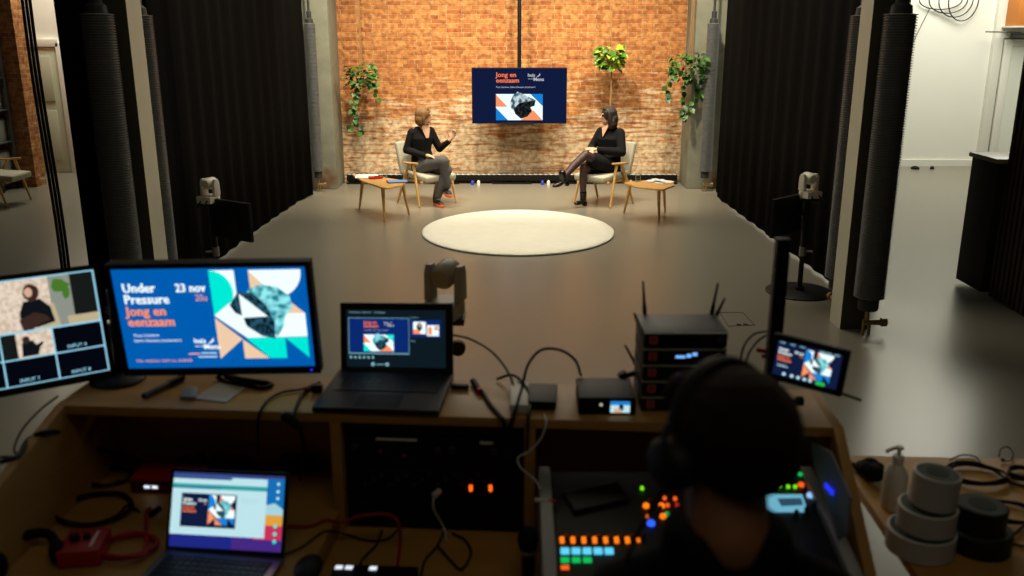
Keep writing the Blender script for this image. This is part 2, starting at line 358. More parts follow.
E = {
 'navy': emit('e_navy', (17, 27, 62)), 'blue': emit('e_blue', (0, 92, 176)), 'navy2': emit('e_navy2', (10, 40, 110)),
 'white': emit('e_white', (235, 250, 250), 1.1), 'grey': emit('e_grey', (200, 205, 210), .8), 'cyan': emit('e_cyan', (0, 235, 215)), 'ltblue': emit('e_ltblue', (20, 130, 215)),
 'orange': emit('e_orange', (250, 150, 100)), 'peach': emit('e_peach', (240, 205, 170)), 'salmon': emit('e_salmon', (235, 165, 155)), 'ored': emit('e_ored', (250, 120, 70)),
 'rock': emit_noise('e_rock', ((20, 45, 50), (165, 215, 225)), 45), 'rockd': emit_noise('e_rockd', ((6, 10, 14), (40, 60, 70)), 40),
 'rock_b': emit_noise('e_rock_b', ((10, 120, 140), (150, 240, 245)), 60, 1, .36, .62), 'rockd_b': emit_noise('e_rockd_b', ((5, 20, 32), (40, 85, 105)), 90),
 'tvrock': emit_noise('e_tvrock', ((60, 90, 100), (200, 220, 225)), 14), 'tvrockd': emit_noise('e_tvrockd', ((10, 14, 18), (38, 44, 48)), 20),
 'black': emit('e_black', (4, 6, 16)), 'ui': emit('e_ui', (14, 26, 34)), 'frame': emit('e_frame', (150, 210, 235)), 'uitxt': emit('e_uitxt', (120, 170, 180)),
 'wall_feed': emit_noise('e_wall_feed', ((205, 185, 162), (232, 214, 196)), 90), 'grey_feed': emit('e_grey_feed', (140, 145, 135)), 'dark_feed': emit('e_dark_feed', (22, 26, 24)), 'fig': emit('e_fig', (16, 20, 24)), 'face': emit('e_face', (215, 170, 145)), 'hairf': emit('e_hairf', (60, 40, 34)), 'chairf': emit('e_chairf', (190, 175, 140)), 'greenf': emit('e_greenf', (70, 120, 40)),
 'green': emit('e_green', (40, 190, 70)), 'page': emit('e_page', (190, 228, 235)), 'page2': emit('e_page2', (165, 212, 222)), 'teal': emit('e_teal', (40, 160, 160)), 'sky': emit('e_sky', (20, 110, 180)), 'gold': emit('e_gold', (225, 160, 60)), 'pink': emit('e_pink', (200, 50, 90)), 'purple': emit('e_purple', (70, 40, 130)), 'indigo': emit('e_indigo', (30, 40, 130)), 'bar': emit('e_bar', (60, 60, 120)),
}
def logo(s, x, y, k, m):
    s.text('huis', x, y+.55*k, .55*k, m, .03); s.text('van de', x+.05*k, y+1.0*k, .24*k, m, .02); s.text('Mens', x+.95*k, y+1.25*k, .6*k, m, .03)
    s.poly([(x+1.5*k,y+.55*k),(x+1.85*k,y+.35*k),(x+2.1*k,y-.05*k),(x+2.15*k,y+.3*k),(x+1.8*k,y+.6*k)], m)
def jag(cx, cy, rx, ry, n, seed, j=.12):
    r = random.Random(seed); return [(cx+rx*math.cos(2*PI*k/n)*(1+r.uniform(-j, j)), cy+ry*math.sin(2*PI*k/n)*(1+r.uniform(-j, j))) for k in range(n)]
def slide_title(s, x0, y0, k, bg='blue', c='cyan', o='peach', rk='rock_b', rd='rockd_b', small=True, tx='orange'):
    A = lambda pts: [(x0+x*k, y0+y*k) for x, y in pts]
    s.rect(x0, y0, x0+16*k, y0+9*k, bg)
    p = s.poly
    p(A([(8,.25),(10.1,.25),(10.1,2.8),(8,4.2)]), 'white')
    p(A([(8,.25)]+[(8+1.85*math.sin(PI*q/12), 2.2-1.95*math.cos(PI*q/12)) for q in range(13)]), c)
    p(A([(8,4.25),(10.1,2.6),(12,4.1),(15.6,4.1),(15.6,6.25),(10.5,6.3)]), 'white')
    p(A([(8,4.45),(8,8.2),(10.1,6.4)]), o); p(A([(10.1,6.4),(10.1,8.2),(12.2,8.2)]), o)
    p(A([(10.4,6.3),(13.7,6.3),(13.7,8.2),(12.3,8.2)]), c); p(A([(13.7,6.3),(15.6,6.3),(15.6,8.2)]), c)
    p(A([(11.3,.25),(15.6,.25)]+[(13.3+2.3*math.cos(PI/2*q/8), .4+2.3*math.sin(PI/2*q/8)) for q in range(9)]+[(11.3,2.7)]), 'white')
    p(A([(11.3,.3),(13,2.2),(11.3,2.7)]), o); p(A([(14,4.1),(15.6,4.1),(14.3,2.9)]), o)
    p(A([(11.2,1.9),(12.2,1.5),(13.6,1.8),(14.5,2.6),(14.6,3.6),(13.9,4.4),(13.7,5.3),(13.1,6.2),(12.3,5),(11.2,4.2),(10.5,2.7)]), rk)
    p(A([(9.4,3.3),(10.2,2.2),(11.4,2.2),(12.5,3.4),(13,4.9),(12.9,6.4),(11.8,6.1),(10.6,5.2),(10.4,4.3),(9.8,4)]), rd)
    p(A([(10.3,2.3),(12.5,4.35),(10.35,4.45)]), 'white')
    s.text('Under', x0+.68*k, y0+2.05*k, .82*k, 'white', .03, 2.75*k); s.text('Pressure', x0+.68*k, y0+3.05*k, .82*k, 'white', .03, 3.75*k)
    s.text('Jong en', x0+.68*k, y0+4.1*k, .82*k, tx, .03, 3.3*k); s.text('eenzaam', x0+.68*k, y0+5.05*k, .82*k, tx, .03, 3.9*k)
    s.text('23 nov', x0+5.1*k, y0+2.05*k, .75*k, 'white', .03, 2.5*k); s.text('20u', x0+6.65*k, y0+2.85*k, .6*k, 'salmon', .01, 1.0*k)
    if small:
        s.text('Thuis Cavaliere', x0+.95*k, y0+6.0*k, .26*k, 'white', .005, 2.2*k); s.text('Sabine Hanssens (moderator)', x0+.95*k, y0+6.48*k, .26*k, 'white', .005, 4.0*k)
        s.text('Het webinar start zo dadelijk', x0+.85*k, y0+8.35*k, .3*k, 'salmon', .01, 4.8*k)
        logo(s, x0+6.0*k, y0+6.2*k, .8*k, 'white')
        s.rect(x0+5.4*k, y0+7.55*k, x0+6.4*k, y0+7.68*k, 'salmon'); s.rect(x0+6.5*k, y0+7.5*k, x0+7.8*k, y0+7.62*k, 'page'); s.rect(x0+6.2*k, y0+7.85*k, x0+7.8*k, y0+7.97*k, 'page')
def slide_wide(s, x0, y0, k, bg='navy', o='orange', c='ltblue', rk='rock', rd='rockd', tx='ored'):
    A = lambda pts: [(x0+x*k, y0+y*k) for x, y in pts]
    s.rect(x0, y0, x0+16*k, y0+9*k, bg)
    s.text('Jong en', x0+4*k, y0+1.4*k, .78*k, tx, .03, 3.4*k); s.text('eenzaam', x0+4*k, y0+2.32*k, .78*k, tx, .03, 3.9*k)
    s.text('Thuis Cavaliere, Sabine Hanssens (moderator)', x0+4*k, y0+3.2*k, .3*k, 'grey', .01, 6.7*k)
    logo(s, x0+9.4*k, y0+.8*k, 1.0*k, 'grey')
    s.rect(x0+4*k, y0+4.2*k, x0+12*k, y0+8.55*k, 'white'); p = s.poly
    p(A([(4,4.3),(5.95,6.3),(4,6.3)]), o); p(A([(4,6.5),(6.05,8.55),(4,8.55)]), c); p(A([(9.9,4.2),(12,4.2),(12,6.2)]), c); p(A([(8.2,8.55),(10.4,6.9),(12,8.55)]), o)
    p(A([(6.4,5.6),(6.9,4.4),(7.7,3.8),(8.6,4.2),(9.6,4.7),(10.8,5.2),(10.5,6.2),(9,6.6),(7.4,7.2),(6.6,6.6)]), rk)
    p(A([(7,6.7),(8,5.7),(9.3,5.5),(10.8,5.2),(10.6,6.1),(9.9,6.4),(10.2,7.0),(9.4,7.9),(8.3,8.3),(7.3,7.5)]), rd)

# ================================================================= THE ROOM
CEIL = 4.7
struct(MB().bb((-11, -1.5, -.1), (11, 17, 0)), 'floor', M['floor'], base=(0, 0, 0))
struct(MB().bb((-11, 4, CEIL), (11, 17, CEIL+.1)), 'ceiling', mat('ceiling_paint', (90, 84, 74), .9))
struct(MB().bb((-2.75, 13.72, 0), (2.85, 14.0, CEIL)), 'wall_back', M['brick'])
struct(MB().bb((-11, 13.25, 0), (-7.05, 13.53, CEIL)), 'wall_left', M['brick_side'])
struct(MB().bb((2.95, 15.45, 0), (11, 15.65, CEIL)), 'wall_right', M['white_wall'])
struct(MB().bb((-11, 14.75, 0), (-2.8, 14.95, CEIL)), 'wall_far_left', M['white_wall'])
struct(MB().bb((10.9, 4, 0), (11, 15.5, CEIL)), 'wall_right_side', M['white_wall'])
struct(MB().bb((2.95, 15.42, 0), (7.95, 15.45, .11)), 'baseboard_right', M['white_trim'])
# right glazed door
d = thing('door_1', None, None, (8.6, 15.4, 0)); d['kind'] = 'structure'
b_ = MB(); b_.bb((7.95, 15.36, 0), (8.1, 15.46, CEIL)); b_.bb((8.1, 15.36, 2.12), (9.6, 15.46, 2.3)); b_.bb((9.5, 15.36, 0), (9.65, 15.46, CEIL)); b_.build('door_frame', M['white_trim'], d, world=True, bevel=.006)
b_ = MB(); b_.bb((8.12, 15.33, .01), (8.24, 15.39, 2.1)); b_.bb((9.36, 15.33, .01), (9.48, 15.39, 2.1)); b_.bb((8.24, 15.33, .01), (9.36, 15.39, .2)); b_.bb((8.24, 15.33, 2.0), (9.36, 15.39, 2.1)); b_.build('door_leaf', M['white_trim'], d, world=True, bevel=.004)
MB().bb((8.24, 15.35, .2), (9.36, 15.37, 2.0)).build('glass_pane', mat('frosted_pane', (222, 226, 216), .25), d, world=True)
b_ = MB(); b_.bb((8.2, 15.27, 2.13), (8.42, 15.35, 2.2)); b_.tube([(8.3, 15.24, 2.2), (8.05, 15.2, 2.215), (7.72, 15.24, 2.22)], .012, smooth=1); b_.build('door_closer', M['grey_metal'], d, world=True)
t = thing('cardboard_box', 'orange cardboard box with a white printed label above the right doorway', 'box', (8.48, 15.25, 2.31))
MB().bb((8.08, 15.0, 2.31), (8.98, 15.35, 2.72)).build('carton', M['carton'], t, world=True, bevel=.004)
q = MB(); q.bb((8.20, 14.99, 2.4), (8.34, 14.998, 2.62)); q.bb((8.23, 14.985, 2.44), (8.31, 14.989, 2.48), 1); q.bb((8.23, 14.985, 2.53), (8.31, 14.989, 2.58), 1); q.build('label_sticker', [M['paper'], M['black_matte']], t, world=True)
# shelf carrying that box
t2 = thing('wall_shelf', 'white shelf board over the right glazed door', 'shelf', (8.58, 15.2, 2.29)); MB().bb((8.03, 14.98, 2.285), (9.18, 15.36, 2.31)).build('shelf_board', M['white_trim'], t2, world=True)
MB().bb((9.0, 15.1, 2.2), (9.03, 15.36, 2.285)).build('bracket', M['grey_metal'], t2, world=True)
# left white door
xd = lambda px: (px-512)/FPX*14.9
d = thing('door_2', None, None, (xd(50), 14.72, 0)); d['kind'] = 'structure'
zt = P(40, 43, Y=14.7).z
b_ = MB(); b_.bb((xd(23), 14.68, zt-.06), (xd(80), 14.76, zt+.06)); b_.bb((xd(43)-.05, 14.68, 0), (xd(43)+.05, 14.76, zt)); b_.bb((xd(80)-.05, 14.68, 0), (xd(80)+.05, 14.76, zt)); b_.build('door_frame', M['white_trim'], d, world=True, bevel=.006)
b_ = MB(); b_.bb((xd(43)+.06, 14.7, .01), (xd(80)-.06, 14.74, zt-.07)); b_.bb((xd(43)+.16, 14.685, .2), (xd(80)-.16, 14.70, 1.0)); b_.bb((xd(43)+.16, 14.685, 1.15), (xd(80)-.16, 14.70, zt-.2)); b_.build('door_leaf', mat('door_paint', (196, 200, 178), .5), d, world=True, bevel=.005)
# concrete columns at the back corners
struct(MB().bb((-3.15, 13.05, 0), (-2.56, 13.72, CEIL)), 'trim_1', M['concrete'], bevel=.02)
struct(MB().bb((2.56, 13.1, 0), (3.2, 13.72, CEIL)), 'trim_2', M['concrete'], bevel=.02)
struct(MB().bb((-3.2, 13.5, 0), (-2.9, 14.9, CEIL)), 'trim_3', M['white_wall'])
struct(MB().bb((3.05, 13.5, 0), (3.2, 15.6, CEIL)), 'trim_4', M['white_wall'])
# steel pillars near the desk
def pillar(name, x0, x1, y0, y1):
    q = MB(); q.bb((x0, y0, 0), (x1, y1, CEIL)); sgn = 1 if x0 > 0 else -1
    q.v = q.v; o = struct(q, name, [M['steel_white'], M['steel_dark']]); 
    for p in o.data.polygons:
        if p.normal.y < -.5: p.material_index = 1  # camera-facing side coloured darker, its shade painted in
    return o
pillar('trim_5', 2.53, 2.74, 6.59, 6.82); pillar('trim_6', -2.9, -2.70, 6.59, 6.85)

# ---------------------------------------------------------------- finned heating tubes
def tube_radiator():
    t = thing('finned_radiator_tube', 'x', 'radiator', (0, 0, 0))
    prof = []; z = .3
    prof += [(.05, .3)]
    while z < 2.32: prof += [(.099, z), (.112, z+.003), (.112, z+.0075), (.099, z+.0105)]; z += .018
    prof += [(.05, z)]
    MB().lathe(prof, n=28).build('fin_body', mat('fin_metal', (120, 122, 122), .42, .25, noise=.3, nscale=25), t, smooth=60)
    MB().lathe([(.0, .2), (.068, .2), (.075, .21), (.075, .3), (0, .3)], n=24).build('bottom_cap', M['dark_grey'], t, smooth=30)
    MB().lathe([(0, 2.325), (.075, 2.325), (.07, 2.38), (.045, 2.4), (.045, 2.48), (.022, 2.5), (.022, CEIL-.005), (0, CEIL-.005)], n=20).build('feed_pipe', M['dark_grey'], t, smooth=30)
    q = MB(); q.cone((0, 0, .2), (0, 0, .1), .018); q.cone((-.025, 0, .1), (.11, 0, .1), .022); q.cone((.11, 0, .1), (.15, 0, .1), .033); q.build('valve', M['brass'], t, smooth=40)
    q = MB(); q.cone((-.02, 0, .1), (-.02, 0, 0), .012); q.cone((.025, 0, .1), (.025, 0, 0), .012); q.build('floor_pipes', M['brass'], t, smooth=40)
    return t
rt = tube_radiator(); rt.location = (2.675, 6.46, 0)
rt['label'] = 'finned radiator tube in front of the right near pillar with brass valve'
place(rt, (-2.855, 6.46, 0), PI, 'finned radiator tube in front of the left near pillar')
b2 = P(839, 277, z=.3); b3 = V((-b2.x-.16, b2.y, 0))
place(rt, (b2.x, b2.y, 0), PI/2, 'finned radiator tube at the near end of the right curtain, behind the pillar')
place(rt, (b3.x, b3.y, 0), PI/2, 'finned radiator tube at the near end of the left curtain, behind the pillar')
bl = P(322.5, 190, z=0); br = P(702, 190, z=0)
f1 = place(rt, (bl.x-.02, 12.85, 0), 0, 'finned grey radiator tube standing before the left concrete column'); f1.scale = (.74, .74, 1)
f2 = place(rt, (br.x+.0, 12.85, 0), 0, 'finned grey radiator tube standing before the right concrete column'); f2.scale = (.8, .8, 1)

# ---------------------------------------------------------------- curtains
def curtain(name, label, path, z0, z1, amp=.010, wl=.40, seed=1):
    rr = random.Random(seed); pts = []; L = 0; ph = 0
    for i in range(len(path)-1):
        a, b = V(path[i]), V(path[i+1]); n = max(4, int((b-a).length/.02)); t = (b-a).normalized(); nr = V((-t.y, t.x))
        for k in range(n):
            ph += 2*PI*.02/wl*rr.uniform(.6, 1.4); p = a+(b-a)*k/n; pts.append((p, nr, ph))
    rows = 5; vs = []; fs = []; n = len(pts)
    for r in range(rows):
        h = r/(rows-1); z = z0+(z1-z0)*h; am = amp*(1.15-.45*h)
        for p, nr, ph in pts: q = p+nr*(am*math.sin(ph)+.3*am*math.sin(ph*.37+h)); vs.append(V((q.x, q.y, z)))
    base = len(vs)
    for r in range(rows-1):
        for k in range(n-1): fs.append((r*n+k, r*n+k+1, (r+1)*n+k+1, (r+1)*n+k))
    q = MB(); q.add(vs, fs)
    o = solo(q, name, M['curtain'], label, 'curtain', smooth=80); s = o.modifiers.new('thickness', 'SOLIDIFY'); s.thickness = .008; return o
curtain('stage_curtain', 'tall black curtain hanging along the left side of the stage', [(-3.25, 7.62), (-3.0, 7.68), (-2.93, 8.0), (-2.95, 10), (-2.88, 12.0), (-2.80, 12.5)], .02, 4.6, seed=1)
curtain('stage_curtain', 'tall black curtain hanging along the right side of the stage', [(3.22, 7.62), (2.97, 7.68), (2.9, 8.0), (2.88, 10), (2.84, 12.2), (2.93, 12.75)], .02, 4.6, seed=2)
curtain('stage_curtain', 'gathered black curtain beside the left opening, left of the near pillar', [(-3.31, 6.78), (-2.95, 6.74)], .02, 4.6, .03, .12, seed=3)

# ---------------------------------------------------------------- low convector along the brick wall
t = thing('low_convector', 'long low black convector with white serrated top edge along the brick wall', 'heater', (0, 13.6, 0))
MB().bb((-2.5, 13.54, .045), (2.5, 13.68, .135)).build('casing', M['black_matte'], t, world=True, bevel=.006)
q = MB()
for i in range(64): x = -2.46+i*4.92/63; q.box((x, 13.56, .140), (.034, .03, .012), 0, Matrix.Rotation(.5, 3, 'Y'))
q.bb((-2.49, 13.57, .135), (2.49, 13.60, .139)); q.build('serrated_grille', M['white_plastic'], t, world=True)
for x in (-2.2, -1.1, 0, 1.1, 2.2): MB().bb((x-.3, 13.5, 0), (x+.3, 13.58, .02)).bb((x-.27, 13.55, .02), (x-.24, 13.58, .045)).bb((x+.24, 13.55, .02), (x+.27, 13.58, .045)).build('foot', M['black_metal'], t, world=True, bevel=.005)
for i, (px, c, nm) in enumerate(((473, 'blue', 'left'), (479, 'white', 'left'), (542, 'blue', 'right'), (548, 'white', 'right'))):
    p = P(px, 183, z=0); q = MB().lathe([(0, 0), (.024, 0), (.024, .05), (.015, .06), (.015, .07), (0, .07)], (p.x, 13.44, 0))
    col = mat('cap_blue', (40, 60, 170), .5) if c == 'blue' else M['white_plastic']
    solo(q, 'connector_plug', col, f'{c} power plug standing on the floor under the {nm} half of the wall screen', 'plug', smooth=35)

# ---------------------------------------------------------------- wall screen on a ceiling pole
tvw, tvh = 1.34, .765; tvM = Matrix.Translation((.105, 13.13, P(519, 95.8, Y=13.13).z))
t = thing('wall_screen', 'large flat screen hung on a black pole before the brick wall, showing Jong en eenzaam', 'screen', (.105, 13.13, tvM.translation.z))
q = MB(tvM); q.box((0, .025, 0), (tvw+.02, .05, tvh+.02)); q.build('housing', M['black_plastic'], t, world=True, bevel=.006)
q = MB(tvM); q.box((0, .09, 0), (.5, .08, .4)); q.build('mount', M['black_metal'], t, world=True, bevel=.006)
q = MB(tvM); q.cone((0, .15, -.2), (0, .15, CEIL-tvM.translation.z-.003), .028); q.build('ceiling_pole', M['black_metal'], t, world=True, smooth=40)
s = Screen(tvM @ Matrix.Translation((0, -.001, 0)), tvw, tvh, ['navy','white','grey','orange','ltblue','tvrock','tvrockd','ored']); s.step = .0006
slide_wide(s, 0, 0, 1, rk='tvrock', rd='tvrockd'); s.build(t)
q = MB(); q.bb((-.16, 13.1, .93), (.32, 13.2, .955)); q.build('soundbar', M['black_plastic'], t, world=True, bevel=.004)

# ---------------------------------------------------------------- rug
def rug():
    q = MB(); cx, cy = .07, 10.13; rx, ry = 1.1, 1.2; r0 = random.Random(3); n = 120
    def ring(k, z): return [V((cx+rx*k*math.cos(2*PI*i/n), cy+ry*k*math.sin(2*PI*i/n), z+r0.uniform(-.001, .001))) for i in range(n)]
    q.loft([ring(.985, .002), ring(1.0, .01), ring(1.0, .02), ring(.985, .03), ring(.9, .033), ring(.5, .033), ring(.01, .033)])
    return solo(q, 'round_rug', M['rug'], 'large round cream shaggy rug on the grey stage floor', 'rug', smooth=60)
rug()

# ---------------------------------------------------------------- lounge chairs
def make_chair():
    t = thing('lounge_armchair', 'x', 'armchair')
    R = Matrix.Rotation(rad(4), 3, 'Y')
    q = MB(); q.box((.09, 0, .385), (.52, .5, .085), 0, R); q.build('seat', M['chair_fabric'], t, bevel=.028, bseg=3)
    R2 = Matrix.Rotation(rad(-16), 3, 'Y')
    q = MB(); q.box((-.27, 0, .59), (.075, .5, .44), 0, R2); q.build('backrest', M['chair_fabric'], t, bevel=.028, bseg=3)
    for s_ in (-1, 1):
        y = s_*.285
        q = MB(); q.limb([(.13, y, .54), (.26, y*1.06, .015)], [.021, .014]); q.build('front_leg', M['oak_leg'], t, smooth=40)
        q = MB(); q.limb([(.02, y, .54), (-.1, y*.98, .34), (-.24, y*1.06, .015)], [.019, .021, .014]); q.build('rear_leg', M['oak_leg'], t, smooth=40)
        q = MB(); q.prism([(-.1, y-.022, .545), (.06, y-.032, .55), (.2, y-.026, .56), (.215, y, .56), (.2, y+.026, .56), (.06, y+.032, .55), (-.1, y+.022, .545)], (0, 0, .024)); q.build('armrest', M['oak'], t, bevel=.006)
    q = MB(); q.box((.26, 0, .325), (.03, .55, .035)); q.box((-.15, 0, .30), (.03, .55, .035)); q.box((.05, .22, .325), (.42, .025, .03)); q.box((.05, -.22, .325), (.42, .025, .03)); q.build('seat_frame', M['oak'], t, bevel=.004)
    return t
CH1 = V((-1.153, 11.975, 0)); F1 = V((.664, -.747, 0)); L1 = V((.747, .664, 0))
CH2 = V((1.24, 11.95, 0)); F2 = V((-.69, -.724, 0)); L2 = V((.724, -.69, 0))
ch = make_chair(); ch.location = CH1; ch.rotation_euler = (0, 0, math.atan2(F1.y, F1.x)); ch['label'] = 'cream upholstered oak armchair under the woman with short blonde hair'
place(ch, CH2, math.atan2(F2.y, F2.x), 'cream upholstered oak armchair under the dark-haired woman in a black dress')
place(ch, (-6.85, 11.88, 0), 0, 'cream oak armchair in the left side room, the farther one, whole seat in view')
place(ch, (-7.1, 11.05, 0), .15, 'cream oak armchair cut by the left edge of the picture')

# ---------------------------------------------------------------- triangular side tables
def side_table(label, A, B, D, legs, cz=.45):
    c = (A+B+D)/3; t = thing('side_table', label, 'table', (c.x, c.y, 0)); pts = []
    T = [A, B, D]
    for i in range(3):
        p = T[i]; a = T[i-1]; b = T[(i+1) % 3]; r = .2
        e1 = p+(a-p).normalized()*r*1.1; e2 = p+(b-p).normalized()*r*1.1
        for k in range(7): u = k/6; pts.append((e1*(1-u)**2+p*2*u*(1-u)+e2*u*u))
        m_ = (p+b)/2; m_ += (m_-c).normalized()*.05; pts.append(m_)
    q = MB(); q.prism([(p.x, p.y, cz-.022) for p in pts], (0, 0, .022)); q.build('tabletop', M['oak'], t, world=True, bevel=.007)
    for l in legs:
        top = c+(V((l.x, l.y, 0))-V((c.x, c.y, 0)))*.78; q = MB(); q.limb([(top.x, top.y, cz-.03), (l.x, l.y, .014)], [.024, .013]); q.build('leg', M['oak_leg'], t, world=True, smooth=40)
    return t
g = lambda px, py, z=.45: V((P(px, py, z=z).x, P(px, py, z=z).y, 0))
side_table('low oak side table with tablet and glass, left of the blonde woman', g(349, 173.5), g(386, 189), g(412, 181), [g(359.5, 209.5, 0), g(384.5, 222, 0), g(409, 215, 0)])
side_table('low oak side table with glass and papers, right of the dark-haired woman', g(617, 182), g(664, 190.5), g(676, 179.5), [g(624, 213.5, 0), g(659, 221, 0), g(665, 212.7, 0)])
def tumbler(p, label):
    q = MB().lathe([(0, 0), (.032, 0), (.036, .1), (.0335, .1), (.030, .008), (0, .008)], p, n=24); return solo(q, 'water_glass', M['glass'], label, 'glass', smooth=40)
pz = lambda px, py, z: P(px, py, z=z)
tumbler(pz(385, 177.6, .451), 'clear water glass on the left side table behind the tablet'); tumbler(pz(638, 181.5, .451), 'clear water glass on the right side table')
q = MB(); 
for i, a in enumerate((.1, -.25, .3)): c = pz(364+i*3, 176.2, .452+.002*i); q.box(c, (.21, .29, .0015), 0, Matrix.Rotation(a, 3, 'Z'))
solo(q, 'paper_sheets', M['paper'], 'loose white papers at the back of the left side table', 'papers')
q = MB(); 
for i, a in enumerate((.6, .3, .9)): c = pz(660, 181.3, .452+.002*i); q.box(c, (.21, .29, .0015), 0, Matrix.Rotation(a, 3, 'Z'))
c = pz(661, 180.5, .47); q.box(c, (.15, .2, .0015), 0, Euler((.15, .1, 1.0)).to_matrix())
solo(q, 'paper_sheets', M['paper'], 'white papers spread on the right side table', 'papers')
c = pz(375.5, 178.3, .453); q = MB(); q.box(c+V((0, 0, .012)), (.16, .12, .02), 0, Matrix.Rotation(.4, 3, 'Z')); q.box(c+V((.02, 0, .025)), (.07, .05, .008), 1, Matrix.Rotation(.4, 3, 'Z'))
solo(q, 'red_case', [M['red_plastic'], M['black_plastic']], 'small red case lying between papers and tablet on the left side table', 'case', bevel=.004)
c = pz(397.5, 181.8, .452); t = thing('tablet', 'tablet with pale blue screen lying on the left side table', 'tablet', c, .25)
MB().box((0, 0, .005), (.26, .19, .008)).build('body', M['black_plastic'], t, bevel=.003)
MB().box((0, 0, .0095), (.235, .165, .001)).build('display', emit('tablet_glow', (150, 185, 225), .9), t)

# ---------------------------------------------------------------- people
def Rz(a): return Matrix.Rotation(a, 3, 'Z')
def head_parts(q, c, yaw, pitch=0, k=1.0):            # face looks along +x of its own frame
    R = (Rz(yaw) @ Matrix.Rotation(-pitch, 3, 'Y')); f = lambda x, y, z: V(c)+R @ V((x*k, y*k, z*k))
    q.ell(c, (.088*k, .072*k, .105*k), R); q.ell(f(-.02, 0, .02), (.08*k, .075*k, .085*k), R)
    q.ell(f(.03, 0, -.055), (.052*k, .048*k, .055*k), R); q.ell(f(.066, 0, -.085), (.022*k, .024*k, .018*k), R)
    q.cone(f(.082, 0, .015), f(.105, 0, -.022), .006*k, .012*k, 8); q.ell(f(.102, 0, -.024), (.012*k, .014*k, .009*k), R)
    q.ell(f(.08, 0, -.056), (.012*k, .022*k, .006*k), R); q.ell(f(.08, 0, -.066), (.011*k, .019*k, .006*k), R)
    q.ell(f(.074, .03, .03), (.012*k, .024*k, .008*k), R); q.ell(f(.074, -.03, .03), (.012*k, .024*k, .008*k), R)
    for s_ in (-1, 1): q.ell(f(-.005, s_*.075, -.01), (.02*k, .008*k, .03*k), R)
    return f, R
def face_paint(f, k=1.0):
    e = [f(.078, s_*.03, .008) for s_ in (-1, 1)]; l = f(.088, 0, -.061)
    def fn(p):
        for x in e:
            if (p-x).length < .013*k: return 1
        if abs((p-l).z) < .010*k and (p-l).length < .024*k: return 2
        return 0
    return fn
def hand(q, w, d, n, side=1, curl=.5, k=1.0):         # w wrist, d finger direction, n back-of-hand normal
    d = V(d).normalized(); n = (V(n)-d*V(n).dot(d)).normalized(); s_ = d.cross(n)*side
    pc = V(w)+d*.045*k; R = Matrix((s_, d, n)).transposed(); q.ell(pc, (.04*k, .052*k, .016*k), R); q.limb([w, V(w)+d*.02], [.023*k, .022*k], 10)
    for i, (o, L) in enumerate(((-.028, .062), (-.010, .074), (.009, .07), (.027, .055))):
        b = V(w)+d*.085*k+s_*o*k; p = [b]; a = 0
        for j, fr in enumerate((.45, .3, .25)): a += curl*(.5+.5*j)*.9; p.append(p[-1]+(d*math.cos(a)-n*math.sin(a))*L*fr*k)
        q.limb(p, [.0095*k, .0088*k, .008*k, .0068*k], 8)
    b = V(w)+d*.03*k-s_*.03*k; q.limb([b, b+(d*.5-s_*.8-n*.3)*.035*k, b+(d*.9-s_*.75-n*.6)*.055*k], [.012*k, .0105*k, .0085*k], 8)

